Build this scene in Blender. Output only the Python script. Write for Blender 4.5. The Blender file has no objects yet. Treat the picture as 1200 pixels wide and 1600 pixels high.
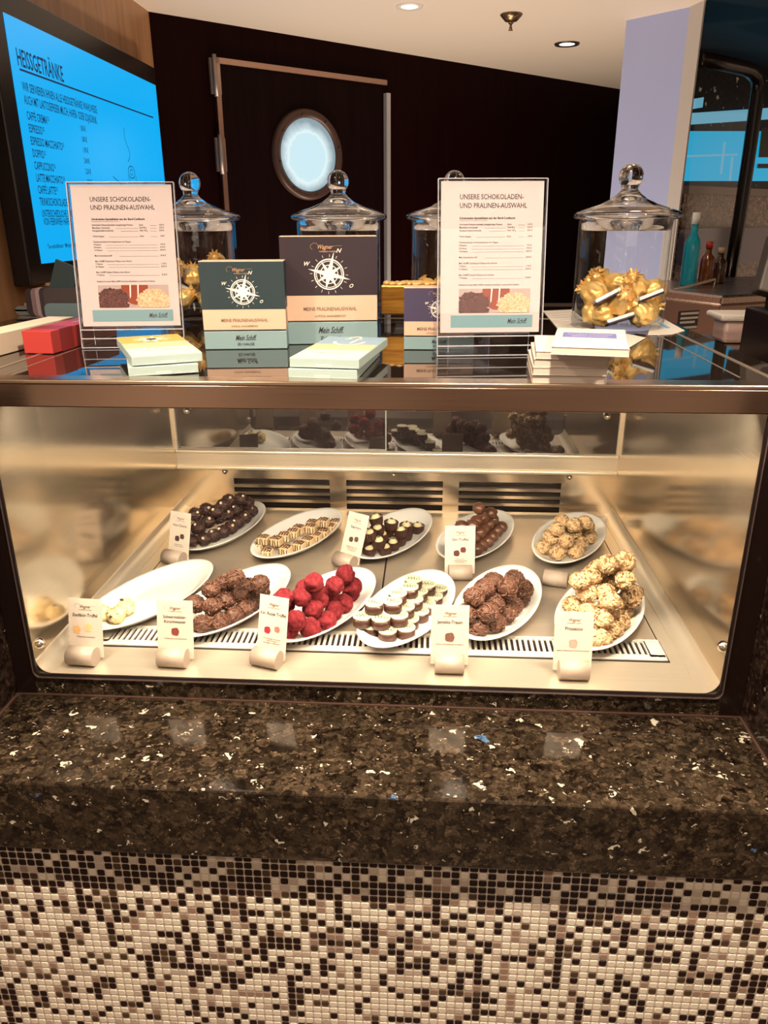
import bpy, bmesh, math, random
from mathutils import Vector, Matrix, noise, Euler
random.seed(7)
C = bpy.context.scene.collection
SC = bpy.context.scene
PI = math.pi

# ---------------------------------------------------------------- camera
CAM = Vector((0.0891, -1.0179, 1.60996)); YAW, PITCH, ROLL, FPX = 0.06333, 0.36251, 0.004386, 1203.49
_f = Vector((-math.sin(YAW)*math.cos(PITCH), math.cos(YAW)*math.cos(PITCH), -math.sin(PITCH)))
_r = Vector((math.cos(YAW), math.sin(YAW), 0)); _d = _f.cross(_r)
RT = _r*math.cos(ROLL)+_d*math.sin(ROLL); DN = -_r*math.sin(ROLL)+_d*math.cos(ROLL)
cd = bpy.data.cameras.new('camera'); cam = bpy.data.objects.new('camera', cd); C.objects.link(cam)
cd.lens = FPX/1600*36; cd.sensor_width = 36; cd.sensor_fit = 'AUTO'; cd.clip_start = .02; cd.clip_end = 60
m = Matrix.Identity(4)
for i in range(3):
    m[i][0], m[i][1], m[i][2], m[i][3] = RT[i], -DN[i], -_f[i], CAM[i]
cam.matrix_world = m
SC.camera = cam
def ray(px, py): return RT*((px-600)/FPX)+DN*((py-800)/FPX)+_f
def onz(px, py, z): r = ray(px, py); return CAM+r*((z-CAM.z)/r.z)
def ony(px, py, y): r = ray(px, py); return CAM+r*((y-CAM.y)/r.y)
def onx(px, py, x): r = ray(px, py); return CAM+r*((x-CAM.x)/r.x)
def onv(px, py, P, ang):
    n = Vector((-math.sin(ang), math.cos(ang), 0)); r = ray(px, py)
    return CAM+r*(n.dot(Vector(P)-CAM)/n.dot(r))

# ---------------------------------------------------------------- colour management, world, lights
SC.view_settings.view_transform = 'Standard'; SC.view_settings.look = 'None'
SC.view_settings.exposure = 0.06; SC.view_settings.gamma = 1.0; SC.view_settings.use_curve_mapping = False
SC.cycles.max_bounces = 14; SC.cycles.transmission_bounces = 12; SC.cycles.glossy_bounces = 6; SC.cycles.transparent_max_bounces = 16
SC.cycles.caustics_reflective = False; SC.cycles.caustics_refractive = False
SC.cycles.sample_clamp_indirect = 6.0
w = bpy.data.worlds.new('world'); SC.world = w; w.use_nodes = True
# made-up warm noise surroundings; bright spots added for sparkle on glass and steel
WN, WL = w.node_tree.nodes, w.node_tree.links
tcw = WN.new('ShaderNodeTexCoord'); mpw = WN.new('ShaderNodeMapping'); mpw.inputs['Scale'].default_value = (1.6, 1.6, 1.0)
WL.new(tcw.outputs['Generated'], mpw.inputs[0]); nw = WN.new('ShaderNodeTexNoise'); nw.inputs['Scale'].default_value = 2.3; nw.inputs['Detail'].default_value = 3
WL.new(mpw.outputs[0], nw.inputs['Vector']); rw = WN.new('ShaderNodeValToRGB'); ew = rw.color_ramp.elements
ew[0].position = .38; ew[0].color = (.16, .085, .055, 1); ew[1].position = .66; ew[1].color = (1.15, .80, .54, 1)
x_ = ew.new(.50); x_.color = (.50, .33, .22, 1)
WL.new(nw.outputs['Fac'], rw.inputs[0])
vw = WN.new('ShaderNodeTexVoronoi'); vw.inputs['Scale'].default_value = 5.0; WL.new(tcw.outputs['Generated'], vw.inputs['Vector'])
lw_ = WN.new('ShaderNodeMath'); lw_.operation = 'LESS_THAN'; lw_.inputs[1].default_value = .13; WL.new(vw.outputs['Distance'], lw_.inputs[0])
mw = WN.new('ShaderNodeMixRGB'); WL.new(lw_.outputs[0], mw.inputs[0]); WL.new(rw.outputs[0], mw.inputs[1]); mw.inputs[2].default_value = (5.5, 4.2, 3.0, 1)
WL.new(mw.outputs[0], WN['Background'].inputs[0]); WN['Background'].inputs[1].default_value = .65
def light(name, kind, loc, energy, color=(1, 1, 1), target=None, **kw):
    l = bpy.data.lights.new(name, kind); l.energy = energy; l.color = color
    for k, v in kw.items(): setattr(l, k, v)
    o = bpy.data.objects.new(name, l); C.objects.link(o); o.location = loc
    if target is not None: o.rotation_euler = (Vector(target)-Vector(loc)).to_track_quat('-Z', 'Y').to_euler()
    return o
WARM = (1.0, .80, .60)
CEIL = 2.30
# LED strip under the front rail of the case
light('case_light', 'AREA', (0, .030, 1.362), 19.5, (1, .84, .64), (0, .42, .93), shape='RECTANGLE', size=1.0, size_y=.03)
# ceiling downlights over the guest side and the counter, plus an added fill row
for i, (x, y, e) in enumerate([(-.80, -.56, 88), (.15, -.54, 104), (1.0, -.56, 98)]):
    light('guest_downlight_and_fill', 'SPOT', (x, y, CEIL-.02), e, WARM, (x, -.15, .5), spot_size=math.radians(120), spot_blend=.7, shadow_soft_size=.035)
for i, (x, y, e) in enumerate([(-.7, -1.35, 15), (.2, -1.4, 15), (1.1, -1.35, 15)]):  # weaker row added to front-light the cards and sheets
    light('guest_downlight_and_fill', 'SPOT', (x, y, CEIL-.02), e, WARM, (x*.8, 0, .95), spot_size=math.radians(80), spot_blend=.8, shadow_soft_size=.05)
for i, (x, y, e) in enumerate([(-.5, .0, 11), (.25, .05, 9), (.6, .9, 12), (-.35, 1.1, 10)]):
    light('counter_downlight', 'SPOT', (x, y, CEIL-.02), e, WARM, (x*.8, y+.3, 1.0), spot_size=math.radians(115), spot_blend=.8, shadow_soft_size=.05)

# unseen spots added behind the case to brighten the ceiling
for x, y in ((-.35, 1.5), (.35, 1.75), (.2, 2.6)):
    light('ceiling_fill', 'SPOT', (x, y, .25), 56, (1, .82, .64), (x, y+.15, 3), spot_size=math.radians(150), spot_blend=1, shadow_soft_size=.06)
light('lounge_fill', 'AREA', (.6, -2.9, 2.25), 8, (1, .84, .68), (.1, .2, 1.2), shape='RECTANGLE', size=1.6, size_y=.8)  # unseen area light added on the lounge side as fill

# ---------------------------------------------------------------- materials
MATS = {}
def newmat(name):
    m = bpy.data.materials.new(name); m.use_nodes = True
    return m, m.node_tree.nodes, m.node_tree.links, m.node_tree.nodes['Principled BSDF']
def mat(name, col, rough=.5, metal=0., spec=.5, trans=0., ior=1.45, emis=None, estr=0, coat=0., sss=0.,
        nscale=0, ncol=None, bump=0, bscale=40, stretch=None, rvar=0):
    if name in MATS: return MATS[name]
    m, N, L, P = newmat(name)
    P.inputs['Base Color'].default_value = (*col, 1); P.inputs['Roughness'].default_value = rough
    P.inputs['Metallic'].default_value = metal; P.inputs['Specular IOR Level'].default_value = spec
    P.inputs['Transmission Weight'].default_value = trans; P.inputs['IOR'].default_value = ior
    P.inputs['Coat Weight'].default_value = coat
    if sss: P.inputs['Subsurface Weight'].default_value = sss; P.inputs['Subsurface Radius'].default_value = (.01, .006, .004)
    if emis: P.inputs['Emission Color'].default_value = (*emis, 1); P.inputs['Emission Strength'].default_value = estr
    tc = None
    def coords():
        t = N.new('ShaderNodeTexCoord'); mp = N.new('ShaderNodeMapping'); L.new(t.outputs['Object'], mp.inputs[0])
        if stretch: mp.inputs['Scale'].default_value = stretch
        return mp.outputs[0]
    if nscale:
        n = N.new('ShaderNodeTexNoise'); n.inputs['Scale'].default_value = nscale; n.inputs['Detail'].default_value = 6
        L.new(coords(), n.inputs['Vector']); r = N.new('ShaderNodeValToRGB')
        r.color_ramp.elements[0].position = .35; r.color_ramp.elements[1].position = .68
        r.color_ramp.elements[0].color = (*col, 1); r.color_ramp.elements[1].color = (*(ncol or col), 1)
        L.new(n.outputs['Fac'], r.inputs[0]); L.new(r.outputs[0], P.inputs['Base Color'])
        if rvar:
            mr = N.new('ShaderNodeMapRange'); mr.inputs[3].default_value = max(0, rough-rvar); mr.inputs[4].default_value = rough+rvar
            L.new(n.outputs['Fac'], mr.inputs[0]); L.new(mr.outputs[0], P.inputs['Roughness'])
    if bump:
        n2 = N.new('ShaderNodeTexNoise'); n2.inputs['Scale'].default_value = bscale; n2.inputs['Detail'].default_value = 5
        L.new(coords(), n2.inputs['Vector']); b = N.new('ShaderNodeBump'); b.inputs['Strength'].default_value = bump
        b.inputs['Distance'].default_value = .002
        L.new(n2.outputs['Fac'], b.inputs['Height']); L.new(b.outputs[0], P.inputs['Normal'])
    MATS[name] = m
    return m
def pane(name, tint=(1, 1, 1), ior=1.45, gmin=0.0):
    """thin clear sheet: lets light straight through, mirrors by Fresnel"""
    m, N, L, P = newmat(name); N.remove(P)
    t = N.new('ShaderNodeBsdfTransparent'); t.inputs[0].default_value = (*tint, 1)
    g = N.new('ShaderNodeBsdfGlossy'); g.inputs['Roughness'].default_value = .01
    lw = N.new('ShaderNodeLayerWeight'); lw.inputs[0].default_value = .5
    f0 = ((ior-1)/(ior+1))**2
    pw = N.new('ShaderNodeMath'); pw.operation = 'POWER'; pw.inputs[1].default_value = 5; L.new(lw.outputs['Facing'], pw.inputs[0])
    ma = N.new('ShaderNodeMath'); ma.operation = 'MULTIPLY_ADD'; ma.inputs[1].default_value = 1-f0; ma.inputs[2].default_value = max(f0, gmin); ma.use_clamp = True
    L.new(pw.outputs[0], ma.inputs[0])
    mx = N.new('ShaderNodeMixShader'); L.new(ma.outputs[0], mx.inputs[0])
    L.new(t.outputs[0], mx.inputs[1]); L.new(g.outputs[0], mx.inputs[2])
    L.new(mx.outputs[0], N['Material Output'].inputs[0]); MATS[name] = m
    return m
def granite(name, base, mid, light_c, rough=.12, blue=False, flake=.5, scale=1.0, spec=.8):
    m, N, L, P = newmat(name)
    t = N.new('ShaderNodeTexCoord')
    nz = N.new('ShaderNodeTexNoise'); nz.inputs['Scale'].default_value = 70*scale; nz.inputs['Detail'].default_value = 4
    L.new(t.outputs['Object'], nz.inputs['Vector'])
    mxv = N.new('ShaderNodeMixRGB'); mxv.inputs[0].default_value = .035
    L.new(t.outputs['Object'], mxv.inputs[1]); L.new(nz.outputs['Color'], mxv.inputs[2])
    v = N.new('ShaderNodeTexVoronoi'); v.inputs['Scale'].default_value = 62*scale; L.new(mxv.outputs[0], v.inputs['Vector'])
    v2 = N.new('ShaderNodeTexVoronoi'); v2.inputs['Scale'].default_value = 150*scale; L.new(mxv.outputs[0], v2.inputs['Vector'])
    s = N.new('ShaderNodeSeparateColor'); L.new(v.outputs['Color'], s.inputs[0])
    s2 = N.new('ShaderNodeSeparateColor'); L.new(v2.outputs['Color'], s2.inputs[0])
    big = N.new('ShaderNodeTexNoise'); big.inputs['Scale'].default_value = 95*scale; big.inputs['Detail'].default_value = 8; big.inputs['Roughness'].default_value = .75
    L.new(t.outputs['Object'], big.inputs['Vector'])
    mul = N.new('ShaderNodeMath'); mul.operation = 'MULTIPLY_ADD'; mul.inputs[1].default_value = .20
    L.new(s.outputs[0], mul.inputs[0]); bm_ = N.new('ShaderNodeMath'); bm_.operation = 'MULTIPLY'; bm_.inputs[1].default_value = .93
    L.new(big.outputs['Fac'], bm_.inputs[0]); L.new(bm_.outputs[0], mul.inputs[2])
    r = N.new('ShaderNodeValToRGB'); e = r.color_ramp.elements
    e[0].position = .44; e[0].color = (*base, 1); e[1].position = .80; e[1].color = (*[c*1.9 for c in mid], 1)
    e_ = e.new(.56); e_.color = (*[c*.45 for c in mid], 1); e_ = e.new(.66); e_.color = (*mid, 1)
    L.new(mul.outputs[0], r.inputs[0])
    r2 = N.new('ShaderNodeValToRGB'); e = r2.color_ramp.elements
    e[0].position = .55; e[0].color = (0, 0, 0, 1); e[1].position = .95; e[1].color = (.35, .35, .35, 1)
    L.new(s2.outputs[1], r2.inputs[0])
    mx = N.new('ShaderNodeMixRGB'); L.new(r2.outputs[0], mx.inputs[0]); L.new(r.outputs[0], mx.inputs[1])
    mx.inputs[2].default_value = (mid[0]*1.5, mid[1]*1.5, mid[2]*1.4, 1)
    # sparse pale flakes
    def flakes(sc, th, edge, col, prev):
        vv = N.new('ShaderNodeTexVoronoi'); vv.inputs['Scale'].default_value = sc*scale; vv.inputs['Randomness'].default_value = 1
        mpp = N.new('ShaderNodeMapping'); mpp.inputs['Scale'].default_value = (1, 1.5, 1.4); mpp.inputs['Rotation'].default_value = (.3, .2, .5)
        L.new(mxv.outputs[0], mpp.inputs[0]); L.new(mpp.outputs[0], vv.inputs['Vector'])
        ss = N.new('ShaderNodeSeparateColor'); L.new(vv.outputs['Color'], ss.inputs[0])
        g = N.new('ShaderNodeMath'); g.operation = 'GREATER_THAN'; g.inputs[1].default_value = th; L.new(ss.outputs[0], g.inputs[0])
        l = N.new('ShaderNodeMath'); l.operation = 'LESS_THAN'; l.inputs[1].default_value = edge; L.new(vv.outputs['Distance'], l.inputs[0])
        mm = N.new('ShaderNodeMath'); mm.operation = 'MULTIPLY'; L.new(g.outputs[0], mm.inputs[0]); L.new(l.outputs[0], mm.inputs[1])
        br = N.new('ShaderNodeMapRange'); br.inputs[1].default_value = .40; br.inputs[2].default_value = .56; br.inputs[3].default_value = .25 if col[0] < .2 else .75; L.new(big.outputs['Fac'], br.inputs[0])
        m3 = N.new('ShaderNodeMath'); m3.operation = 'MULTIPLY'; L.new(mm.outputs[0], m3.inputs[0]); L.new(br.outputs[0], m3.inputs[1])
        m4 = N.new('ShaderNodeMath'); m4.operation = 'MULTIPLY'; L.new(m3.outputs[0], m4.inputs[0])
        if col[0] < .2: L.new(ss.outputs[1], m4.inputs[1])
        else: m4.inputs[1].default_value = 1
        x = N.new('ShaderNodeMixRGB'); L.new(m4.outputs[0], x.inputs[0]); L.new(prev, x.inputs[1]); x.inputs[2].default_value = (*col, 1)
        return x.outputs[0]
    out = flakes(38, .45, .55, tuple(c*2.2 for c in mid), mx.outputs[0])
    out = flakes(64, .55, .50, tuple(c*3.0 for c in mid), out)
    out = flakes(90, .80, .45, tuple(c*5.0 for c in mid), out)
    out = flakes(52, 1-.045*flake, .40, light_c, out)
    out = flakes(110, 1-.045*flake, .38, tuple(c*.8 for c in light_c), out)
    if blue: out = flakes(40, .9965, .3, (.10, .25, .5), out)
    L.new(out, P.inputs['Base Color']); P.inputs['Roughness'].default_value = rough
    P.inputs['Specular IOR Level'].default_value = spec
    MATS[name] = m
    return m
def steel(name, col=(.74, .64, .52), rough=.22, stretch=(1, 60, 60), amt=.12, metal=1.0):
    m, N, L, P = newmat(name)
    P.inputs['Metallic'].default_value = metal
    t = N.new('ShaderNodeTexCoord'); mp = N.new('ShaderNodeMapping'); mp.inputs['Scale'].default_value = stretch
    L.new(t.outputs['Object'], mp.inputs[0]); n = N.new('ShaderNodeTexNoise'); n.inputs['Scale'].default_value = 6; n.inputs['Detail'].default_value = 6
    L.new(mp.outputs[0], n.inputs['Vector'])
    mr = N.new('ShaderNodeMapRange'); mr.inputs[3].default_value = rough-amt*.6; mr.inputs[4].default_value = rough+amt
    L.new(n.outputs['Fac'], mr.inputs[0]); L.new(mr.outputs[0], P.inputs['Roughness'])
    r = N.new('ShaderNodeMixRGB'); r.inputs[1].default_value = (*[c*.9 for c in col], 1); r.inputs[2].default_value = (*[min(1, c*1.08) for c in col], 1)
    L.new(n.outputs['Fac'], r.inputs[0]); L.new(r.outputs[0], P.inputs['Base Color'])
    b = N.new('ShaderNodeBump'); b.inputs['Strength'].default_value = .02; b.inputs['Distance'].default_value = .001
    L.new(n.outputs['Fac'], b.inputs['Height']); L.new(b.outputs[0], P.inputs['Normal'])
    MATS[name] = m
    return m

STEEL = steel('brushed_steel', (.88, .73, .54), .18, metal=.93, amt=.05); STEELV = steel('side_steel', (.90, .77, .58), .135, (3, 1, 90), metal=.95, amt=.035); STEELW = steel('pale_steel', (.88, .77, .60), .30, metal=.72, amt=.06)
RAIL = steel('rail_steel', (.40, .28, .21), .16, (1, 80, 80), .06)
BLACKM = mat('black_gasket', (.012, .006, .005), .4)
GRAN = granite('dark_granite', (.0035, .0018, .0013), (.027, .0185, .0115), (.55, .50, .40), .09, blue=True, flake=.6, scale=1.15, spec=.65)
GRANS = granite('side_granite', (.006, .003, .003), (.018, .011, .008), (.4, .34, .27), .12, flake=.3)
GRANW = granite('sparkle_granite', (.003, .004, .006), (.008, .008, .009), (.9, .85, .75), .35, flake=.5, scale=.6, spec=.15)
TOPG = mat('dark_top_glass', (.012, .008, .006), .025, spec=1.0, ior=2.0)
DOORG = mat('dark_door_glass', (.012, .009, .010), .02, spec=.9, ior=1.9)
GLASS = mat('clear_glass', (1, 1, 1), .0, trans=1.0, ior=1.47)
PANE = pane('front_pane'); ACRYL = pane('acrylic_sheet', (.97, .97, .98), 1.4, .02)
JARP = pane('jar_glass', (.985, .99, .99), 1.5)
WHITE_P = mat('white_porcelain', (.86, .83, .76), .12, coat=.3)
CREAMC = mat('beige_ceramic', (.43, .34, .265), .3)
PAPER = mat('card_paper', (.68, .58, .475), .55); SHEETP = mat('menu_paper', (.52, .445, .43), .6)
INK = mat('black_ink', (.02, .015, .02), .6); INKB = mat('brown_ink', (.16, .10, .07), .6); GOLDI = mat('copper_ink', (.62, .38, .22), .35, metal=.6)
WHITEI = mat('pale_ink', (.82, .74, .66), .6)
WOODL = mat('wall_wood', (.30, .145, .065), .38, nscale=5, ncol=(.42, .225, .11), stretch=(6, 6, .5), bump=.1, bscale=20)
DARKW = mat('dark_wall_veneer', (.008, .0009, .0009), .5, spec=.06, nscale=6, ncol=(.011, .0016, .0014), stretch=(9, 9, .4))
CEILM = mat('ceiling_paint', (.78, .66, .55), .6)

# ---------------------------------------------------------------- mesh tools
class MB:
    def __init__(s): s.b = bmesh.new(); s.mi = 0; s.M = Matrix.Identity(4)
    def _fin(s, verts, smooth=False, M=None):
        T = s.M @ (M or Matrix.Identity(4))
        fs = set()
        for v in verts:
            v.co = T @ v.co
            for f in v.link_faces: fs.add(f)
        for f in fs: f.material_index = s.mi; f.smooth = smooth
        return s
    def box(s, x0, x1, y0, y1, z0, z1, bev=0, M=None, seg=2):
        r = bmesh.ops.create_cube(s.b, size=1); vs = r['verts']
        for v in vs: v.co = Vector((x0+(v.co.x+.5)*(x1-x0), y0+(v.co.y+.5)*(y1-y0), z0+(v.co.z+.5)*(z1-z0)))
        if bev:
            es = list({e for v in vs for e in v.link_edges})
            r = bmesh.ops.bevel(s.b, geom=es, offset=bev, segments=seg, affect='EDGES', profile=.5)
            vs = list({v for f in r['faces'] for v in f.verts} | set(v for v in vs if v.is_valid))
        return s._fin(vs, False, M)
    def cyl(s, r0, r1, z0, z1, n=32, M=None, smooth=True, caps=True):
        a = [s.b.verts.new((r0*math.cos(2*PI*i/n), r0*math.sin(2*PI*i/n), z0)) for i in range(n)]
        b = [s.b.verts.new((r1*math.cos(2*PI*i/n), r1*math.sin(2*PI*i/n), z1)) for i in range(n)]
        fs = [s.b.faces.new((a[i], a[(i+1) % n], b[(i+1) % n], b[i])) for i in range(n)]
        if caps: s.b.faces.new(a[::-1]); s.b.faces.new(b)
        s._fin(a+b, False, M)
        for f in fs: f.smooth = smooth
        return s
    def lathe(s, prof, n=48, M=None, smooth=True, sx=1, sy=1, closed=False):
        rings = []
        for r, z in prof:
            if r < 1e-6: rings.append([s.b.verts.new((0, 0, z))])
            else: rings.append([s.b.verts.new((r*sx*math.cos(2*PI*i/n), r*sy*math.sin(2*PI*i/n), z)) for i in range(n)])
        pr = list(zip(rings, rings[1:]))
        if closed: pr.append((rings[-1], rings[0]))
        for a, b in pr:
            for i in range(n):
                j = (i+1) % n
                if len(a) == 1 and len(b) == 1: continue
                if len(a) == 1: f = (a[0], b[j], b[i])
                elif len(b) == 1: f = (a[i], a[j], b[0])
                else: f = (a[i], a[j], b[j], b[i])
                try: s.b.faces.new(f)
                except ValueError: pass
        return s._fin([v for r in rings for v in r], smooth, M)
    def prism(s, pts, h, M=None, axis='z', smooth=False):
        """closed 2D outline extruded from 0 to h"""
        a = [s.b.verts.new((x, y, 0)) for x, y in pts]; b = [s.b.verts.new((x, y, h)) for x, y in pts]
        n = len(pts); s.b.faces.new(a[::-1]); s.b.faces.new(b)
        fs = [s.b.faces.new((a[i], a[(i+1) % n], b[(i+1) % n], b[i])) for i in range(n)]
        s._fin(a+b, False, M)
        for f in fs: f.smooth = smooth
        return s
    def poly(s, pts, M=None):
        vs = [s.b.verts.new(p) for p in pts]; s.b.faces.new(vs); return s._fin(vs, False, M)
    def tube(s, pts, r, n=8, M=None, closed=False):
        pts = [Vector(p) for p in pts]; rings = []
        K = len(pts)
        for i, p in enumerate(pts):
            if closed: t = pts[(i+1) % K]-pts[i-1]
            else: t = pts[min(i+1, K-1)]-pts[max(i-1, 0)]
            t.normalize(); u_ = t.cross(Vector((.31, -.87, .13)) if abs(t.y) < .9 else Vector((1, 0, 0))).normalized(); q = Matrix((u_, t.cross(u_), t)).transposed()
            rr = r(i/(K-1)) if callable(r) else r
            rings.append([s.b.verts.new(p+q @ Vector((rr*math.cos(2*PI*k/n), rr*math.sin(2*PI*k/n), 0))) for k in range(n)])
        pr = list(zip(rings, rings[1:]))+([(rings[-1], rings[0])] if closed else [])
        for a, b in pr:
            for k in range(n): s.b.faces.new((a[k], a[(k+1) % n], b[(k+1) % n], b[k]))
        if not closed: s.b.faces.new(rings[0][::-1]); s.b.faces.new(rings[-1])
        return s._fin([v for r_ in rings for v in r_], True, M)
    def ball(s, r, sub=3, M=None, disp=None):
        res = bmesh.ops.create_icosphere(s.b, subdivisions=sub, radius=r)
        if disp:
            for v in res['verts']: v.co = disp(v.co.copy())
        return s._fin(res['verts'], True, M)
    def text(s, txt, size, x=0, y=0, align='LEFT', shear=0, sx=1, M=None, z=0):
        me = text_mesh(txt, align, shear)
        T = (M or Matrix.Identity(4)) @ Matrix.Translation((x, y, z)) @ Matrix.Diagonal((size*sx, size, 1, 1))
        vs = [s.b.verts.new(T @ v) for v in me[0]]
        for f in me[1]:
            try: s.b.faces.new([vs[i] for i in f])
            except ValueError: pass
        return s._fin(vs, False)
    def build(s, name, mats, parent=None, loc=None, rot=None):
        s.b.normal_update()
        me = bpy.data.meshes.new(name); s.b.to_mesh(me); s.b.free()
        for m_ in (mats if isinstance(mats, (list, tuple)) else [mats]): me.materials.append(m_)
        return link(name, me, parent, loc, rot)
_tc = {}
def text_mesh(txt, align='LEFT', shear=0, bold=.012):
    k = (txt, align, shear)
    if k not in _tc:
        cu = bpy.data.curves.new('t', 'FONT'); cu.body = txt; cu.align_x = align; cu.shear = shear; cu.resolution_u = 2; cu.size = 1; cu.offset = bold
        o = bpy.data.objects.new('t', cu); C.objects.link(o)
        dg = bpy.context.evaluated_depsgraph_get(); me = o.evaluated_get(dg).to_mesh()
        _tc[k] = ([v.co.copy() for v in me.vertices], [list(p.vertices) for p in me.polygons])
        o.evaluated_get(dg).to_mesh_clear(); bpy.data.objects.remove(o); bpy.data.curves.remove(cu)
    return _tc[k]
def link(name, me, parent=None, loc=None, rot=None):
    o = bpy.data.objects.new(name, me); C.objects.link(o)
    if parent: o.parent = parent
    if loc is not None: o.location = loc
    if rot is not None: o.rotation_euler = rot
    return o
def tag(o, label=None, cat=None, group=None, kind=None):
    if label: o['label'] = label
    if cat: o['category'] = cat
    if group: o['group'] = group
    if kind: o['kind'] = kind
    return o
def thing(name, label, cat, loc=(0, 0, 0), rot=(0, 0, 0), group=None):
    return tag(link(name, None, None, loc, rot), label, cat, group)
def copy_tree(o, parent=None):
    c = o.copy(); C.objects.link(c)
    if parent: c.parent = parent
    for ch in list(o.children): copy_tree(ch, c)
    return c
def T(x, y, z): return Matrix.Translation((x, y, z))
def Rm(a, ax): return Matrix.Rotation(a, 4, ax)
UP = Matrix(((1, 0, 0, 0), (0, 0, -1, 0), (0, 1, 0, 0), (0, 0, 0, 1)))   # sheet XY -> standing XZ, face towards -y
def wspace(o, root):  # mesh written in world coordinates below an unrotated root
    o.location = -Vector(root.location); return o
def signature(mb, x, y, s, M, word='Wagner', lw=.03):
    """thin handwriting with a long flourish"""
    mb.text(word, s, x, y, 'CENTER', .35, .8, M)
    pts = []
    for t in range(15):
        a = t/14
        pts.append((x-s*1.15+s*.9*math.sin(a*2.2)*(a-.35), y+s*.75*(1-abs(2*a-.9))-s*.1+s*.25*math.sin(a*PI), 0))
    pts = [(x-s*2.1, y-s*.1, 0), (x-s*2.45, y+s*.25, 0), (x-s*2.35, y+s*.65, 0), (x-s*1.9, y+s*.95, 0), (x-s*1.3, y+s*.9, 0), (x-s*1.35, y+s*.7, 0)]
    def ribbon(P, wd):
        for a, b in zip(P, P[1:]):
            a = Vector(a); b = Vector(b); d = (b-a).normalized(); n_ = Vector((-d.y, d.x, 0))*wd*.5
            mb.poly([a-n_, b-n_, b+n_, a+n_], M)
    ribbon(pts, s*lw*2); ribbon([(x+s*1.1, y+s*.32, 0), (x+s*2.0, y+s*.5, 0), (x+s*3.0, y+s*.48, 0)], s*lw*1.6)
    ribbon([(x-s*.2, y, 0), (x-s*.45, y-s*.35, 0), (x-s*.25, y-s*.5, 0), (x+s*.1, y-s*.1, 0)], s*lw*1.6)

# ================================================================ SETTING
def struct(name, mb, m_, **k): return tag(mb.build(name, m_, **k), kind='structure')
A45 = math.radians(43)
CORN = Vector((-.932, 2.089, 0)); DV = Vector((math.cos(A45), math.sin(A45), 0))
struct('floor', MB().box(-3, 4, -4, 5.6, -.06, 0), mat('floor_vinyl', (.10, .07, .055), .3))
# ceiling: pale slab, bounded at the pillar; darker soffit further right
struct('ceiling', MB().prism([(-3, -4), (1.0, -4), (1.0, 2.05), (.985, 2.15), (1.4, 4.4), (1.4, 5.6), (-3, 5.6)], .08, T(0, 0, CEIL)), CEILM)
struct('ceiling_soffit', MB().prism([(1.0, -4), (4, -4), (4, 5.6), (1.4, 5.6), (1.4, 4.4), (.985, 2.15), (1.0, 2.05)], .08, T(0, 0, CEIL)), mat('soffit_black', (.010, .012, .014), .55, spec=.2))
struct('wall_left', MB().box(-1.03, -.932, -.2, 2.09, 0, CEIL), WOODL)
mb = MB(); mb.box(-.05, 3.6, 0, .08, 0, CEIL); struct('wall_back', mb, DARKW, loc=CORN, rot=(0, 0, A45))
# pillar (lavender face towards the counter, narrow beige return)
struct('wall_pillar', MB().prism([(.787, 2.36), (.964, 2.18), (.985, 2.09), (1.015, 2.25), (.95, 2.38), (.86, 2.47)], CEIL), mat('pillar_lavender', (.50, .56, .90), .5))
struct('trim_1', MB().prism([(.963, 2.177), (.984, 2.087), (.990, 2.090), (.969, 2.180)], CEIL), mat('pillar_beige', (.60, .55, .50), .5))
# sparkling granite wall to the right; glowing cyan panels imitate window reflections
PR = Vector((.99, 2.13, 0)); AR = math.radians(45)
PW = Vector((1.02, 2.75, 0))
struct('wall_right', MB().box(0, 3.2, 0, .08, 0, CEIL, M=T(1.02, 2.84, 0) @ Rm(AR, 'Z')), GRANW)
CY = mat('cyan_reflection', (.0, .05, .08), .3, emis=(.0, .36, .60), estr=.85); CY2 = mat('pale_cyan_reflection', (.0, .05, .08), .3, emis=(.16, .46, .62), estr=.7)
def onright(px, py): return onv(px, py, (.80, 2.57, 0), AR)
mb = MB()
def quad_right(q, k=0.0, off=.0):
    n = Vector((math.sin(AR), -math.cos(AR), 0))
    mb.poly([onright(*p)+n*(.006+off) for p in q])
mb.mi = 0
quad_right([(1060, 283), (1210, 283), (1210, 205), (1060, 205)])
mb.mi = 1
quad_right([(1060, 178), (1210, 168), (1210, 186), (1060, 196)]); quad_right([(1062, 158), (1098, 152), (1096, 168), (1060, 174)])
quad_right([(1066, 243), (1150, 240), (1150, 243), (1066, 246)], off=.002); quad_right([(1140, 245), (1144, 245), (1140, 283), (1136, 283)], off=.002)
quad_right([(1128, 222), (1132, 222), (1126, 272), (1122, 272)], off=.002)
mb.mi = 2
quad_right([(1187, 200), (1212, 200), (1212, 246), (1182, 246)], off=.004); quad_right([(1181, 256), (1212, 256), (1212, 263), (1180, 263)], off=.004)
struct('window_reflection', mb, [CY, CY2, BLACKM])

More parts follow.
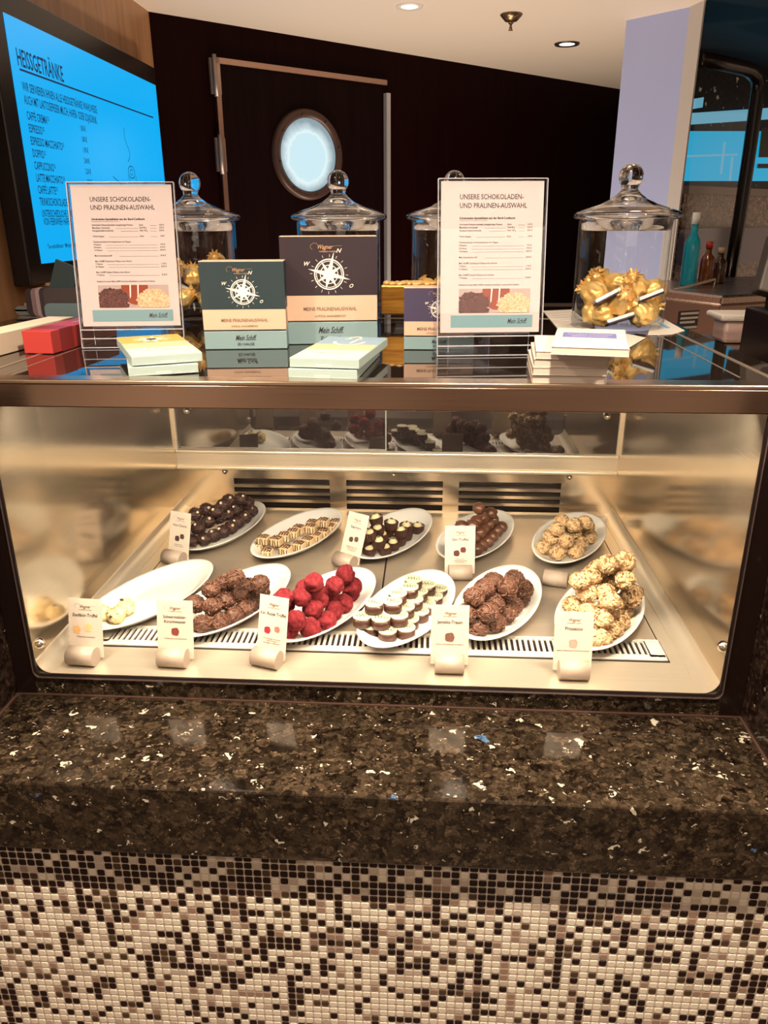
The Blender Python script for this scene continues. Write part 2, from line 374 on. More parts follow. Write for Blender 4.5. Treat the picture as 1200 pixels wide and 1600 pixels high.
# door in the dark wall (local x along wall, faces -y)
def wl(px, py):   # wall-local x,z
    p = onv(px, py, CORN, A45); return (p-CORN).dot(DV), p.z
dx0, dz1 = wl(330, 90); dx1, dz2 = wl(600, 126)
door = link('door_1', None, None, CORN, (0, 0, A45)); tag(door, kind='structure')
MB().box(dx0+.02, dx1-.02, -.012, -.002, 0.01, dz1-.02).build('door_leaf', mat('door_veneer', (.006, .0012, .0012), .5, spec=.08, nscale=6, ncol=(.009, .0022, .002), stretch=(9, 9, .4)), door)
mb = MB(); mb.box(dx0, dx0+.02, -.022, -.003, 0, dz1).box(dx0, dx1, -.022, -.003, dz1-.02, dz1)
mb.build('door_frame', steel('frame_steel', (.52, .33, .25), .3, (60, 60, 1)), door)
MB().box(dx1-.006, dx1+.016, -.026, -.003, 0, dz1-.05).build('door_edge_strip', mat('bright_strip', (.62, .60, .62), .35, metal=.5), door)
for z in (2.12, 1.85, .4):
    hm = MB().cyl(.008, .008, z-.07, z+.07, 12, T(dx0-.002, -.026, 0)).box(dx0-.016, dx0+.026, -.016, -.004, z-.06, z+.06)
    hm.build('hinge', mat('hinge_steel', (.33, .28, .26), .4, metal=.6), door)
cxl, czl = wl(478, 243)
rim = MB().lathe([(.141, 0), (.141, .014), (.162, .022), (.173, .014), (.176, 0)], 56, T(cxl, -.012, czl) @ Rm(PI/2, 'X'))
for k in range(8):
    a = k*PI/4+.2; rim.cyl(.005, .004, .022, .031, 10, T(cxl+.153*math.cos(a), -.008, czl+.153*math.sin(a)) @ Rm(PI/2, 'X'))
rim.build('porthole_frame', mat('porthole_bronze', (.075, .038, .028), .4, metal=.2), door)
mb = MB(); mb.mi = 0; mb.cyl(.143, .143, 0, .004, 48, T(cxl, -.014, czl) @ Rm(PI/2, 'X'))
pg, N_, L_, P_ = newmat('porthole_daylight')
tcn = N_.new('ShaderNodeTexCoord'); gm = N_.new('ShaderNodeVectorMath'); gm.operation = 'DISTANCE'; gm.inputs[1].default_value = (cxl-.005, -.014, czl-.01)
L_.new(tcn.outputs['Object'], gm.inputs[0]); nn = N_.new('ShaderNodeTexNoise'); nn.inputs['Scale'].default_value = 28; L_.new(tcn.outputs['Object'], nn.inputs['Vector'])
ad = N_.new('ShaderNodeMath'); ad.operation = 'MULTIPLY_ADD'; ad.inputs[1].default_value = .03; L_.new(nn.outputs[0], ad.inputs[0]); L_.new(gm.outputs['Value'], ad.inputs[2])
rp = N_.new('ShaderNodeValToRGB'); e = rp.color_ramp.elements
e[0].position = .0; e[0].color = (.40, .60, .68, 1); e[1].position = .152; e[1].color = (.16, .24, .28, 1)
x = e.new(.105); x.color = (.42, .60, .66, 1); x = e.new(.112); x.color = (.55, .68, .70, 1); x = e.new(.13); x.color = (.36, .48, .52, 1)
L_.new(ad.outputs[0], rp.inputs[0]); L_.new(rp.outputs[0], P_.inputs['Emission Color']); P_.inputs['Emission Strength'].default_value = 1.25; P_.inputs['Base Color'].default_value = (.1, .1, .1, 1)
mb.build('porthole_glass', pg, door)

# ceiling fittings
def downlight(px, py, trim, label, n=36, r=.045):
    p = onz(px, py, CEIL); o = thing('ceiling_downlight', label, 'ceiling light', p)
    MB().lathe([(r*.62, 0), (r*.66, -.004), (r, -.006), (r*1.06, 0)], n).build('trim_ring', trim, o)
    MB().cyl(r*.63, r*.63, -.003, -.001, n).build('lamp_glass', mat('lamp_glow', (1, 1, 1), .4, emis=(1, .86, .66), estr=6), o)
    return o
downlight(640, 9, mat('white_trim', (.75, .68, .62), .4), 'recessed ceiling light with a white trim ring at the top edge')
downlight(886, 68, mat('black_trim', (.03, .02, .02), .4), 'recessed ceiling light with a dark trim ring, nearer the pillar', r=.05)
p = onz(799, 22, CEIL); o = thing('fire_sprinkler', 'small brass sprinkler head on the ceiling between two recessed lights', 'sprinkler', p)
BR = mat('dark_brass', (.25, .16, .09), .3, metal=.9)
MB().lathe([(.0, 0), (.040, 0), (.040, -.004), (.022, -.022), (.0, -.022)], 32).build('escutcheon', BR, o)
MB().cyl(.009, .009, -.03, -.02, 16).cyl(.006, .004, -.05, -.03, 12).box(-.008, .008, -.002, .002, -.052, -.049).build('nozzle', BR, o)

# ================================================================ COUNTER
W, D, FZ, BZ, TZ = .53, .7616, .9364, 1.3713, 1.4085
SY, MY = -.2056, -.1856
# mosaic: real bevelled tiles in one front panel
PT = .0128
base = MB().box(-1.3, 1.3, MY+.0002, MY+.12, 0, .784)
front = tag(base.build('mosaic_counter_front', mat('mosaic_grout', (.60, .51, .43), .7)), 'counter front clad in small black, brown and cream mosaic tiles', 'counter')
tm = [mat('tile_cream', (.80, .72, .60), .18), mat('tile_black', (.016, .006, .004), .12), mat('tile_brown', (.075, .045, .025), .15), mat('tile_taupe', (.33, .225, .17), .2), mat('tile_sand', (.56, .47, .385), .18)]
mb = MB(); bmm = mb.b
nc = 150; nr = 61
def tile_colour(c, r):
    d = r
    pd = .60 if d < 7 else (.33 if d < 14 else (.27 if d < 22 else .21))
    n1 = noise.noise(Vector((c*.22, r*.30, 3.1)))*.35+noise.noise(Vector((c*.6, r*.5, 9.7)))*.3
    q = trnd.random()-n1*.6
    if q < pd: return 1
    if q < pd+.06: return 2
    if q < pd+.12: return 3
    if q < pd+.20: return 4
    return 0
g = .00085; h = PT/2-g; bv = .0017; trnd = random.Random(99)
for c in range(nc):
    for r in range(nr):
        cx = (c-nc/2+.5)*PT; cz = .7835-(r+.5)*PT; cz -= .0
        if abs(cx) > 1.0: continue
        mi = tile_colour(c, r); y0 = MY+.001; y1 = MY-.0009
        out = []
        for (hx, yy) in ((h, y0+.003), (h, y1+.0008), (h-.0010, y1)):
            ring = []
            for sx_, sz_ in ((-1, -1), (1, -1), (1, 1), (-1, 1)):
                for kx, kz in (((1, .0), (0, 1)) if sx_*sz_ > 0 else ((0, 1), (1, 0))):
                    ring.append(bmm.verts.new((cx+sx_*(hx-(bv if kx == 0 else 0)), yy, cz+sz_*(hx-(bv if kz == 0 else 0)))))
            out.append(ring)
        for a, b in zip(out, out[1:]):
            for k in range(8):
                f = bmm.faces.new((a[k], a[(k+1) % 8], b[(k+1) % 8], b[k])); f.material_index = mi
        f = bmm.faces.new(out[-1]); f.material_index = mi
bmesh.ops.recalc_face_normals(bmm, faces=bmm.faces)
mb.build('mosaic_tiles', tm, front)

slab = thing('granite_counter_slab', 'polished dark speckled granite ledge below the chocolate display case', 'countertop', (0, 0, .9))
MB().box(-1.3, 1.3, SY, .06, -.116, 0, .0035).build('ledge_slab', GRAN, slab)
MB().box(-.567, .567, -.0005, .05, 0.0005, FZ-.9-.004).build('upstand', GRAN, slab)
mb = MB().box(-.567, .567, -.004, -.0006, .0002, .002).box(.5635, .567, SY+.02, -.004, .0002, .002).box(-.567, -.5635, SY+.02, -.004, .0002, .002)
mb.build('sealant_joint', mat('sealant', (.07, .035, .025), .5), slab)
for s in (-1, 1):
    lab = 'dark granite cheek wall at the %s end of the ledge' % ('left' if s < 0 else 'right')
    o = MB().box(min(s*.567, s*.80), max(s*.567, s*.80), SY+.002, .02, .9, BZ-.001).build('granite_cheek', GRANS); tag(o, lab, 'counter')

# ---- display case
case = thing('chocolate_display_case', 'stainless steel refrigerated display case holding plates of pralines', 'display case', (0, 0, FZ))
def cp(mb_, name, m_): o = mb_.build(name, m_, case); o.location = (0, 0, -FZ); return o
cp(MB().box(-W, W, 0.0, D, FZ-.03, FZ), 'floor_plate', STEELW)
cp(MB().box(-W-.004, -W, .0, D, FZ, BZ), 'side_panel', STEELV); cp(MB().box(W, W+.004, .0, D, FZ, BZ), 'side_panel', STEELV)
mb = MB()
z0, z1 = .940, 1.016; zr = 1.042
xs = [(-.395, -.157), (-.116, .12), (.159, .404)]
mb.box(-W, W, D, D+.004, z1, zr).box(-W, W, D, D+.004, FZ, z0)
for a, b in ((-W, xs[0][0]), (xs[0][1], xs[1][0]), (xs[1][1], xs[2][0]), (xs[2][1], W)): mb.box(a, b, D, D+.004, z0, z1)
for a, b in xs:
    for k in range(1, 4):
        zz = z0+(z1-z0)*k/4; mb.box(a, b, D-.002, D+.006, zz-.0038, zz+.0038)
cp(mb, 'back_panel', STEEL)
cp(MB().box(-.45, .45, D+.02, D+.03, FZ, 1.06), 'vent_recess', BLACKM)
mb = MB().box(-W, W, D-.018, D+.004, zr, zr+.008, .002).box(-W, W, D-.008, D+.004, zr+.008, zr+.040).box(-W, W, D-.016, D+.004, zr+.040, zr+.048, .002)
cp(mb, 'door_track', STEELW)
cp(MB().box(-W, .008, D+.002, D+.006, zr+.048, BZ+.01), 'sliding_door', DOORG)
cp(MB().box(-.018, W, D-.006, D-.002, zr+.048, BZ+.01), 'sliding_door', DOORG)
cp(MB().box(-.0195, -.0165, D-.007, D-.001, zr+.048, BZ).box(.0065, .0095, D+.000, D+.0065, zr+.048, BZ), 'door_edge', mat('glass_edge', (.35, .38, .33), .2))
cp(MB().box(-W, -W+.006, D-.01, D, zr+.048, BZ), 'door_frame', STEELW); cp(MB().box(W-.006, W, D-.01, D, zr+.048, BZ), 'door_frame', STEELW)
# coved corners along both sides and the back
for s in (-1, 1):
    pts = [(s*W, FZ), (s*W, FZ+.024)]
    for k in range(9): a = k/8*PI/2; pts.append((s*(W-.024+.024*math.cos(a)), FZ+.024-.024*math.sin(a)))
    b = MB(); v0 = []; 
    prof = [(x_, z_) for x_, z_ in pts[1:]]
    for y_ in (0.004, D): v0.append([b.b.verts.new((x_, y_, z_+.0004)) for x_, z_ in prof])
    for k in range(len(prof)-1):
        f = b.b.faces.new((v0[0][k], v0[0][k+1], v0[1][k+1], v0[1][k])); f.smooth = True
    b.box(min(s*(W-.026), s*(W-.022)), max(s*(W-.026), s*(W-.022)), .004, D, FZ, FZ+.0012)
    cp(b, 'cove_strip', STEELW)
# deck plates, seam and grille
mb = MB()
for a, b_ in ((-.47, -.0015), (.0015, .475)): mb.box(a, b_, .158, .715, FZ, FZ+.0035, .001)
cp(mb, 'deck_plate', steel('deck_steel', (.82, .70, .55), .30, (2, 14, 14), .03, .78))
cp(MB().box(-.0012, .0012, .158, .715, FZ+.0036, FZ+.0039), 'deck_seam', BLACKM)
for s in (-.4775, .4805): cp(MB().box(s-.0010, s+.0010, .095, .725, FZ+.0001, FZ+.0005), 'tray_edge_gap', BLACKM)
GX0, GX1 = -.474, .480
mb = MB().box(GX0, GX1, .148, .156, FZ, FZ+.004).box(GX0, GX1, .092, .108, FZ, FZ+.004, .0015).box(GX0, GX0+.02, .1, .15, FZ, FZ+.004).box(GX1-.026, GX1, .1, .15, FZ, FZ+.004)
ns = 96
for k in range(ns+1):
    x_ = GX0+.02+(GX1-GX0-.046)*k/ns; mb.box(x_-.0022, x_+.0022, .106, .150, FZ+.0005, FZ+.004)
cp(mb, 'drain_grille', mat('grille_white', (.80, .76, .68), .35, metal=.3))
cp(MB().box(GX0-.003, GX1+.003, .089, .157, FZ+.0003, FZ+.0009), 'grille_channel', BLACKM)
cp(MB().cyl(.011, .011, FZ+.0036, FZ+.0040, 20, T(-.245, .66, 0)), 'drain_hole', BLACKM)
# front trim
def rrect(x0, x1, z0_, z1_, r, n=6):
    P = []
    for cx_, cz_, a0 in ((x1-r, z0_+r, -PI/2), (x1-r, z1_-r, 0), (x0+r, z1_-r, PI/2), (x0+r, z0_+r, PI)):
        for k in range(n+1): a = a0+k/n*PI/2; P.append((cx_+r*math.cos(a), cz_+r*math.sin(a)))
    return P
def ringmesh(mb_, outer, inner, y0, y1):
    n = len(outer); q = []
    for P, y_ in ((outer, y0), (inner, y0), (inner, y1), (outer, y1)): q.append([mb_.b.verts.new((x_, y_, z_)) for x_, z_ in P])
    for k in range(4):
        a, b_ = q[k], q[(k+1) % 4]
        for i in range(n): mb_.b.faces.new((a[i], a[(i+1) % n], b_[(i+1) % n], b_[i]))
    return mb_
O1 = rrect(-W-.004, W+.004, FZ-.004, BZ+.01, .012); I1 = rrect(-W-.0025, W+.0025, FZ-.0022, BZ+.008, .010); I2 = rrect(-W+.001, W-.001, FZ+.0025, BZ+.006, .008)
cp(ringmesh(MB(), O1, I1, -.0045, .0), 'front_edge_trim', mat('edge_trim', (.55, .42, .40), .25, metal=.9))
cp(ringmesh(MB(), I1, I2, -.0025, .001), 'front_gasket', BLACKM)
cp(MB().prism([(x_, -z_) for x_, z_ in rrect(-W+.001, W-.001, FZ+.002, BZ, .008)][::-1], .003, Rm(-PI/2, 'X') @ T(0, 0, -.002)), 'front_glass', PANE)
for a, b_ in ((-.566, -W-.004), (W+.004, .566)): cp(MB().box(a, b_, -.0015, .01, .9015, BZ), 'front_surround', mat('surround_black', (.012, .006, .005), .15))
cp(MB().box(-.82, .82, -.010, .022, BZ, TZ-.004, .002), 'front_rail', RAIL); cp(MB().box(-.82, .82, -.0125, .022, TZ-.0045, TZ+.0015, .0015), 'rail_lip', steel('lip_steel', (.66, .52, .40), .2, (1, 80, 80)))
cp(MB().box(-.8, .575, .022, D+.05, BZ+.012, TZ-.010), 'top_support', BLACKM)
cp(MB().box(-.49, .49, .026, .046, BZ-.008, BZ+.012), 'light_housing', STEELW)
top = MB().prism([(-.84, .022), (.545, .022), (.585, .10), (.585, .96), (-.84, .96)], .009, T(0, 0, TZ-.009))
cp(top, 'top_glass', TOPG)
mb = MB().box(-.549, -.543, .024, .9, TZ-.0002, TZ+.0006).box(.541, .549, .05, .9, TZ-.0002, TZ+.0006).box(.503, .506, .05, .9, TZ-.0002, TZ+.0004).box(-.512, -.509, .024, .9, TZ-.0002, TZ+.0004).box(-.84, .585, .70, .712, TZ-.0002, TZ+.0006)
cp(mb, 'glass_frame_line', mat('frame_line', (.45, .36, .29), .3, metal=.8))
SCR = mat('screw_steel', (.8, .74, .66), .15, metal=1)
def dome(x_, y_, z_, ax, s=1):
    return MB().lathe([(0, .009*s), (.004*s, .008*s), (.0075*s, .004*s), (.0085*s, 0), (.0085*s, -.002)], 20, T(x_, y_, z_) @ (Rm(PI/2, 'X') if ax == 'y' else Rm(ax*PI/2, 'Y')))
for px, py, ax in ((62, 1005, 1), (1130, 1010, -1)):
    q = onx(px, py, -W if ax == 1 else W); cp(dome(-W*ax, q.y, q.z, ax, 1.1), 'glass_stud', SCR)
for px, py in ((293, 641), (948, 650), (351, 737), (890, 746), (615, 742)):
    q = ony(px, py, D-.004); cp(dome(q.x, D-.002 if py > 700 else D-.008, q.z, 'y', .8 if py > 700 else 1.1), 'glass_stud', SCR)

# ---- small clear label strip lying at the back right of the case
q = onz(912, 815, FZ+.004); o = thing('label_strip', 'clear plastic label strip lying behind the crumb-coated pralines at the back right', 'label holder', (q.x-.0, .715, FZ+.0002))
MB().box(-.058, .058, -.012, .012, .0, .012, .002).build('strip_body', ACRYL, o)
MB().box(-.052, .052, -.0095, -.009, .002, .010).box(-.05, .05, -.002, .006, .0122, .0126).build('label_paper', mat('label_white', (.85, .82, .76), .5), o)

# ================================================================ PLATES
PA, PB, PH = .158, .0725, .022
PLZ = FZ+.0038
def plate_mesh():
    b = MB(); n = 72
    prof = [(0, .0035), (.50, .0035), (.66, .0045), (.80, .012), (.93, .0205), (.99, .0225), (1.0, .0215), (.985, .0195), (.80, .007), (.62, 0), (0, 0)]
    rings = []
    for r, z in prof:
        if r == 0: rings.append([b.b.verts.new((0, 0, z))])
        else: rings.append([b.b.verts.new((r*PA*math.cos(2*PI*i/n), r*PB*math.sin(2*PI*i/n), z+.004*max(0, r-.6)*(math.cos(2*PI*i/n)**2))) for i in range(n)])
    for a, c in zip(rings, rings[1:]):
        for i in range(n):
            j = (i+1) % n
            if len(a) == 1: b.b.faces.new((a[0], c[i], c[j]))
            elif len(c) == 1: b.b.faces.new((a[j], a[i], c[0]))
            else: b.b.faces.new((a[i], c[i], c[j], a[j]))
    for f in b.b.faces: f.smooth = True
    bmesh.ops.recalc_face_normals(b.b, faces=b.b.faces)
    me = bpy.data.meshes.new('oval_plate'); b.b.to_mesh(me); me.materials.append(WHITE_P); return me
pm = plate_mesh()
PLATES = {
 'P1': (-.381, .592, 75, 'holding dark nut-tipped truffles, back left'),
 'P2': (-.201, .556, 68.6, 'holding striped cream-coloured praline squares'),
 'P3': (.009, .564, 69.8, 'holding chocolate cups with cream tops'),
 'P4': (.193, .565, 67.6, 'holding smooth milk chocolate balls'),
 'P5': (.396, .560, 67.0, 'holding crumb-coated pralines, back right'),
 'Q1': (-.426, .245, 67.5, 'nearly empty, with three pale yellow truffles'),
 'Q2': (-.267, .231, 68.2, 'holding brown curled truffles, front row'),
 'Q3': (-.100, .223, 68.2, 'holding red raspberry-dusted truffles'),
 'Q4': (.054, .217, 70.6, 'holding round pralines with printed white tops'),
 'Q5': (.217, .249, 70.4, 'holding dark shaggy truffles behind the Jamaika-Traum card'),
 'Q6': (.396, .224, 66.9, 'holding a tall heap of pale crumb pralines, front right')}
for k, (x, y, th, txt) in PLATES.items():
    o = link('oval_plate', pm, None, (x, y, PLZ), (0, 0, math.radians(th)))
    tag(o, 'white oval plate '+txt, 'plate', 'oval plates in the display case')

# ================================================================ PRALINES
def fbm(p, o=4):
    s = 0; a = .5
    for i in range(o): s += a*noise.noise(p); p = p*2.1; a *= .5
    return s
def ridged(p):
    s = 0; a = .6
    for i in range(3): s += a*(1-abs(noise.noise(p))*2.6); p = p*2.2; a *= .5
    return s
def rough_truffle(seed, r, freq=95, amp=.16, curls=0, name='t', mats=None, sub=4, squash=.95, fleck=0, bean=0, stretch=1, lump=.05):
    """coated truffle, irregular ridged surface, optional curls of chocolate"""
    off = Vector((seed*3.7, seed*1.3, seed*7.1)); b = MB(); rnd = random.Random(seed)
    def disp(v):
        n = v.normalized(); q = Vector((n.x, n.y, n.z*stretch))*r*freq*2.6
        k = 1+amp*(ridged(q+off)-.35)+lump*noise.noise(n*1.7+off)
        return Vector((n.x*r*k, n.y*r*k, n.z*r*k*squash))
    b.ball(r, sub, disp=disp)
    b.mi = 1
    for i in range(curls):
        n = Vector((rnd.gauss(0, 1), rnd.gauss(0, 1), rnd.gauss(.2, 1))).normalized()
        t = n.cross(Vector((rnd.gauss(0, 1), rnd.gauss(0, 1), rnd.gauss(0, 1)))).normalized(); u = n.cross(t)
        L0 = r*rnd.uniform(.4, .75); cv = rnd.uniform(-.5, .5)
        pts = []
        for k in range(5):
            a = (k/4-.5)*L0*1.3; d = (n+t*(a/r)+u*(cv*(a/r)**2*1.5)).normalized()
            pts.append(d*r*(1.05+.07*math.sin(k*1.7+i)))
        for p_ in pts: p_.z *= squash
        b.tube(pts, r*rnd.uniform(.05, .10), 4)
    b.mi = 2
    for i in range(fleck):
        n = Vector((rnd.gauss(0, 1), rnd.gauss(0, 1), rnd.gauss(.2, 1))).normalized()
        q = n.to_track_quat('Z', 'Y').to_matrix().to_4x4()
        s_ = r*rnd.uniform(.10, .22)
        b.box(-s_, s_, -s_*.35, s_*.35, -s_*.12, s_*.18, M=Matrix.Translation(n*r*1.04) @ q @ Rm(rnd.uniform(0, PI), 'Z') @ Rm(rnd.uniform(-.5, .5), 'X'))
    me = bpy.data.meshes.new(name); b.b.to_mesh(me); b.b.free()
    for m_ in mats: me.materials.append(m_)
    return me
def choc(name, a, b, rough=.35, **k): return mat(name, a, rough, nscale=120, ncol=b, coat=k.pop('coat', .1), **k)
DK = choc('dark_chocolate', (.024, .010, .008), (.060, .028, .022), .55, coat=.0); DKL = choc('dark_chocolate_curl', (.050, .023, .018), (.11, .055, .043), .5, coat=.0)
MK = choc('brown_chocolate', (.042, .015, .008), (.12, .048, .026), .58, coat=0.); MKL = choc('brown_chocolate_curl', (.085, .035, .020), (.19, .088, .052), .52, coat=0.)
SM = choc('milk_chocolate', (.10, .038, .020), (.14, .057, .031), .34, coat=.15)
RSP = mat('raspberry_dust', (.12, .010, .015), .95, spec=.1, nscale=160, ncol=(.22, .030, .034), bump=.4, bscale=500)
CRM = mat('crumb_cream', (.38, .21, .09), .7, nscale=190, ncol=(.74, .54, .30)); CRB = mat('crumb_toasted', (.10, .035, .010), .6, nscale=200, ncol=(.34, .17, .06)); CRL = mat('crumb_flake', (.68, .50, .27), .6)
YEL = mat('pale_yellow_chocolate', (.66, .50, .24), .55, nscale=100, ncol=(.80, .68, .40)); NUT = mat('nut_cream', (.80, .62, .42), .4)
CUP = choc('cup_chocolate', (.030, .010, .006), (.055, .019, .011), .42); CRT = mat('cream_top', (.68, .55, .31), .35); GRN = mat('pistachio', (.10, .12, .045), .6)
BEAN = mat('coffee_bean', (.015, .008, .006), .3)
OPL = mat('printed_top', (.62, .57, .38), .3); PRN = mat('top_print', (.05, .075, .045), .4)
def variants(f, n): return [f(i) for i in range(n)]
BANK = {}
BANK['P1'] = variants(lambda i: rough_truffle(i+1, .0146, 110, .26, 30, 'dark_truffle', [DK, DKL, NUT]), 4)
BANK['Q2'] = variants(lambda i: rough_truffle(i+11, .0156, 120, .20, 60, 'brown_truffle', [MK, MKL, MKL]), 4)
BANK['Q5'] = variants(lambda i: rough_truffle(i+21, .0168, 130, .14, 110, 'shaggy_truffle', [MK, MKL, MKL], stretch=.6), 4)
BANK['P4'] = variants(lambda i: rough_truffle(i+31, .0140, 60, .025, 3, 'smooth_praline', [SM, SM, SM]), 3)
BANK['Q3'] = variants(lambda i: rough_truffle(i+41, .0172, 40, .10, 0, 'raspberry_truffle', [RSP], squash=1.0, lump=.16), 5)
BANK['Q1'] = variants(lambda i: rough_truffle(i+51, .0150, 110, .18, 36, 'yellow_truffle', [YEL, YEL, YEL]), 3)
BANK['P5'] = variants(lambda i: rough_truffle(i+61, .0158, 80, .36, 34, 'crumb_praline', [CRM, CRL, CRB], fleck=44), 4)
BANK['Q6'] = variants(lambda i: rough_truffle(i+71, .0168, 75, .40, 40, 'crumb_praline', [CRM, CRL, CRB], fleck=54, squash=.9), 5)
def px(lst, ox, oy, s): return [(ox+a/s, oy+b/s) for a, b in lst]
# level lists, front-most layer first: level 0 rests on the plate
PILES = {
 'P1': (.0150, [px([(165, 560), (335, 535), (460, 490), (590, 435), (690, 380), (785, 310), (880, 240), (960, 165)], 280, 780, 8.57),
                px([(255, 385), (385, 300), (540, 240), (635, 195), (745, 135), (930, 60)], 280, 780, 8.57),
                px([(215, 200), (370, 140), (490, 160), (600, 85), (690, 20), (810, 5)], 280, 780, 8.57)],
        'dark_truffle', 'dark nut-tipped truffle on back left plate', 'nut-tipped truffles on the back left plate'),
 'Q2': (.0162, [px([(705, 650), (768, 645), (855, 630), (910, 608), (957, 582), (1003, 545), (1042, 500)], 60, 760, 3),
                px([(735, 552), (818, 560), (878, 535), (940, 506), (990, 470)], 60, 760, 3), px([(810, 488), (868, 455), (1040, 455)], 60, 760, 3), px([(922, 430)], 60, 760, 3)],
        'curled_truffle', 'brown curled chocolate truffle', 'brown truffles on the second front plate'),
 'Q5': (.0180, [px([(775, 825), (880, 800), (940, 745), (985, 695), (1020, 650), (1040, 600)], 540, 760, 3.75),
                px([(735, 745), (800, 745), (865, 685), (945, 640), (1005, 600)], 540, 760, 3.75), px([(745, 655), (820, 600), (880, 570), (930, 590), (985, 550)], 540, 760, 3.75)],
        'shaggy_truffle', 'dark shaggy truffle', 'shaggy truffles on the fifth front plate'),
 'P4': (.0140, [px([(728, 385), (767, 368), (800, 345), (830, 325), (860, 295), (887, 262), (912, 238)], 540, 760, 3.75),
                px([(750, 300), (787, 272), (808, 245), (838, 222), (862, 198)], 540, 760, 3.75), px([(690, 232), (735, 228), (765, 205), (800, 185), (852, 158)], 540, 760, 3.75), px([(788, 134)], 540, 760, 3.75)],
        'milk_chocolate_ball', 'smooth milk chocolate ball', 'milk chocolate balls on the back plate'),
 'Q3': (.0172, [px([(365, 905), (500, 885), (600, 838), (650, 775), (710, 730), (755, 665)], 360, 760, 4),
                px([(405, 840), (345, 745), (510, 765), (562, 712), (612, 672), (755, 620)], 360, 760, 4), px([(348, 700), (435, 690), (472, 645), (652, 618), (725, 553)], 360, 760, 4), px([(525, 600)], 360, 760, 4)],
        'raspberry_truffle', 'red raspberry-dusted truffle', 'raspberry truffles on the third front plate'),
 'P5': (.0165, [px([(228, 320), (308, 345), (400, 338), (425, 300), (468, 262)], 780, 760, 3.333),
                px([(270, 262), (345, 285), (385, 240), (460, 215)], 780, 760, 3.333), px([(300, 222), (330, 185), (390, 200), (445, 190)], 780, 760, 3.333)],
        'crumb_praline', 'crumb-coated praline on back right plate', 'crumb pralines on the back right plate'),
 'Q6': (.0175, [px([(530, 795), (590, 745), (625, 700), (655, 640), (705, 560), (480, 700)], 780, 760, 3.333),
                px([(400, 625), (460, 640), (530, 690), (575, 650), (600, 595), (670, 580)], 780, 760, 3.333), px([(470, 560), (535, 555), (575, 600), (600, 510), (640, 500)], 780, 760, 3.333),
                px([(425, 495), (490, 460), (545, 440), (600, 450), (640, 470)], 780, 760, 3.333), px([(570, 405), (650, 395)], 780, 760, 3.333)],
        'crumb_praline', 'crumb praline in front right heap', 'crumb pralines in the tall heap'),
 'Q1': (.0155, [px([(478, 235), (545, 242), (590, 205)], 0, 880, 3)],
        'egg_liqueur_truffle', 'pale yellow truffle with dark bean', 'pale yellow truffles'),
}
LAY = ['bottom layer', 'second layer', 'third layer', 'fourth layer', 'top layer']
ORD = ['first', 'second', 'third', 'fourth', 'fifth', 'sixth', 'seventh', 'eighth', 'ninth', 'tenth', 'eleventh', 'twelfth']
def relax(pts, dmin, it=30):
    for _ in range(it):
        for i in range(len(pts)):
            for j in range(i):
                d = pts[i]-pts[j]; l = d.length
                if l < dmin and l > 1e-6:
                    k = d*((dmin-l)/l*.5); k.z *= .3; pts[i] += k; pts[j] -= k
    return pts
def place_labels(items, sortkey):
    """items: (level, pos); yields ordinal text along each layer counted from the front"""
    out = {}
    for lv in sorted({l for l, _ in items}):
        idx = [i for i, (l, _) in enumerate(items) if l == lv]; idx.sort(key=lambda i: sortkey(items[i][1]))
        for n, i in enumerate(idx): out[i] = ORD[n]+' from the front in the '+LAY[lv] if len(idx) > 1 else 'alone on the '+LAY[lv].replace(' layer', '')
    return out
nutm = None
for key, (r, levels, nm, lab, grp) in PILES.items():
    items = []
    for lv, L in enumerate(levels):
        for a, b in L: items.append((lv, onz(a, b, PLZ+.0045+r*(.96+1.42*lv))))
    pos = relax([p.copy() for _, p in items], r*1.80)
    X, Y = PLATES[key][0], PLATES[key][1]
    items = [(l, p) for (l, _), p in zip(items, pos)]
    for i, (l, p) in enumerate(items):
        if l == 0: p.z = PLZ+.0045+r*.97
    lb = place_labels(items, lambda p: p.y)
    for i, (lv, p) in enumerate(items):
        me = BANK[key][i % len(BANK[key])]
        o = link(nm, me, None, p, (random.uniform(-.3, .3), random.uniform(-.3, .3), random.uniform(0, 6.28)))
        if key in ('P5', 'Q6', 'Q5', 'Q3'): o.scale = tuple(random.uniform(.90, 1.08) for _ in range(3))
        tag(o, lab+', '+lb[i], 'praline', grp)
        if key == 'P1':
            if nutm is None:
                b = MB(); b.ball(.0034, 2); t_ = b.build('nut_tip', NUT, o); nutm = t_.data
            else: t_ = link('nut_tip', nutm, o)
            d = (CAM-p).normalized()+Vector((random.uniform(-.9, .9), random.uniform(-.2, .3), random.uniform(.2, 1.0)))
            t_.location = o.rotation_euler.to_matrix().inverted() @ (d.normalized()*r*.98)
        if key == 'Q1':
            b = MB(); b.ball(.0034, 2, Matrix.Diagonal((1.25, .9, .6, 1))); t_ = b.build('coffee_bean', BEAN, o)
            t_.location = o.rotation_euler.to_matrix().inverted() @ (Vector([(-.1, -.2, 1), (-.25, -1, .25), (-.35, -.1, 1)][i]).normalized()*r*1.02)
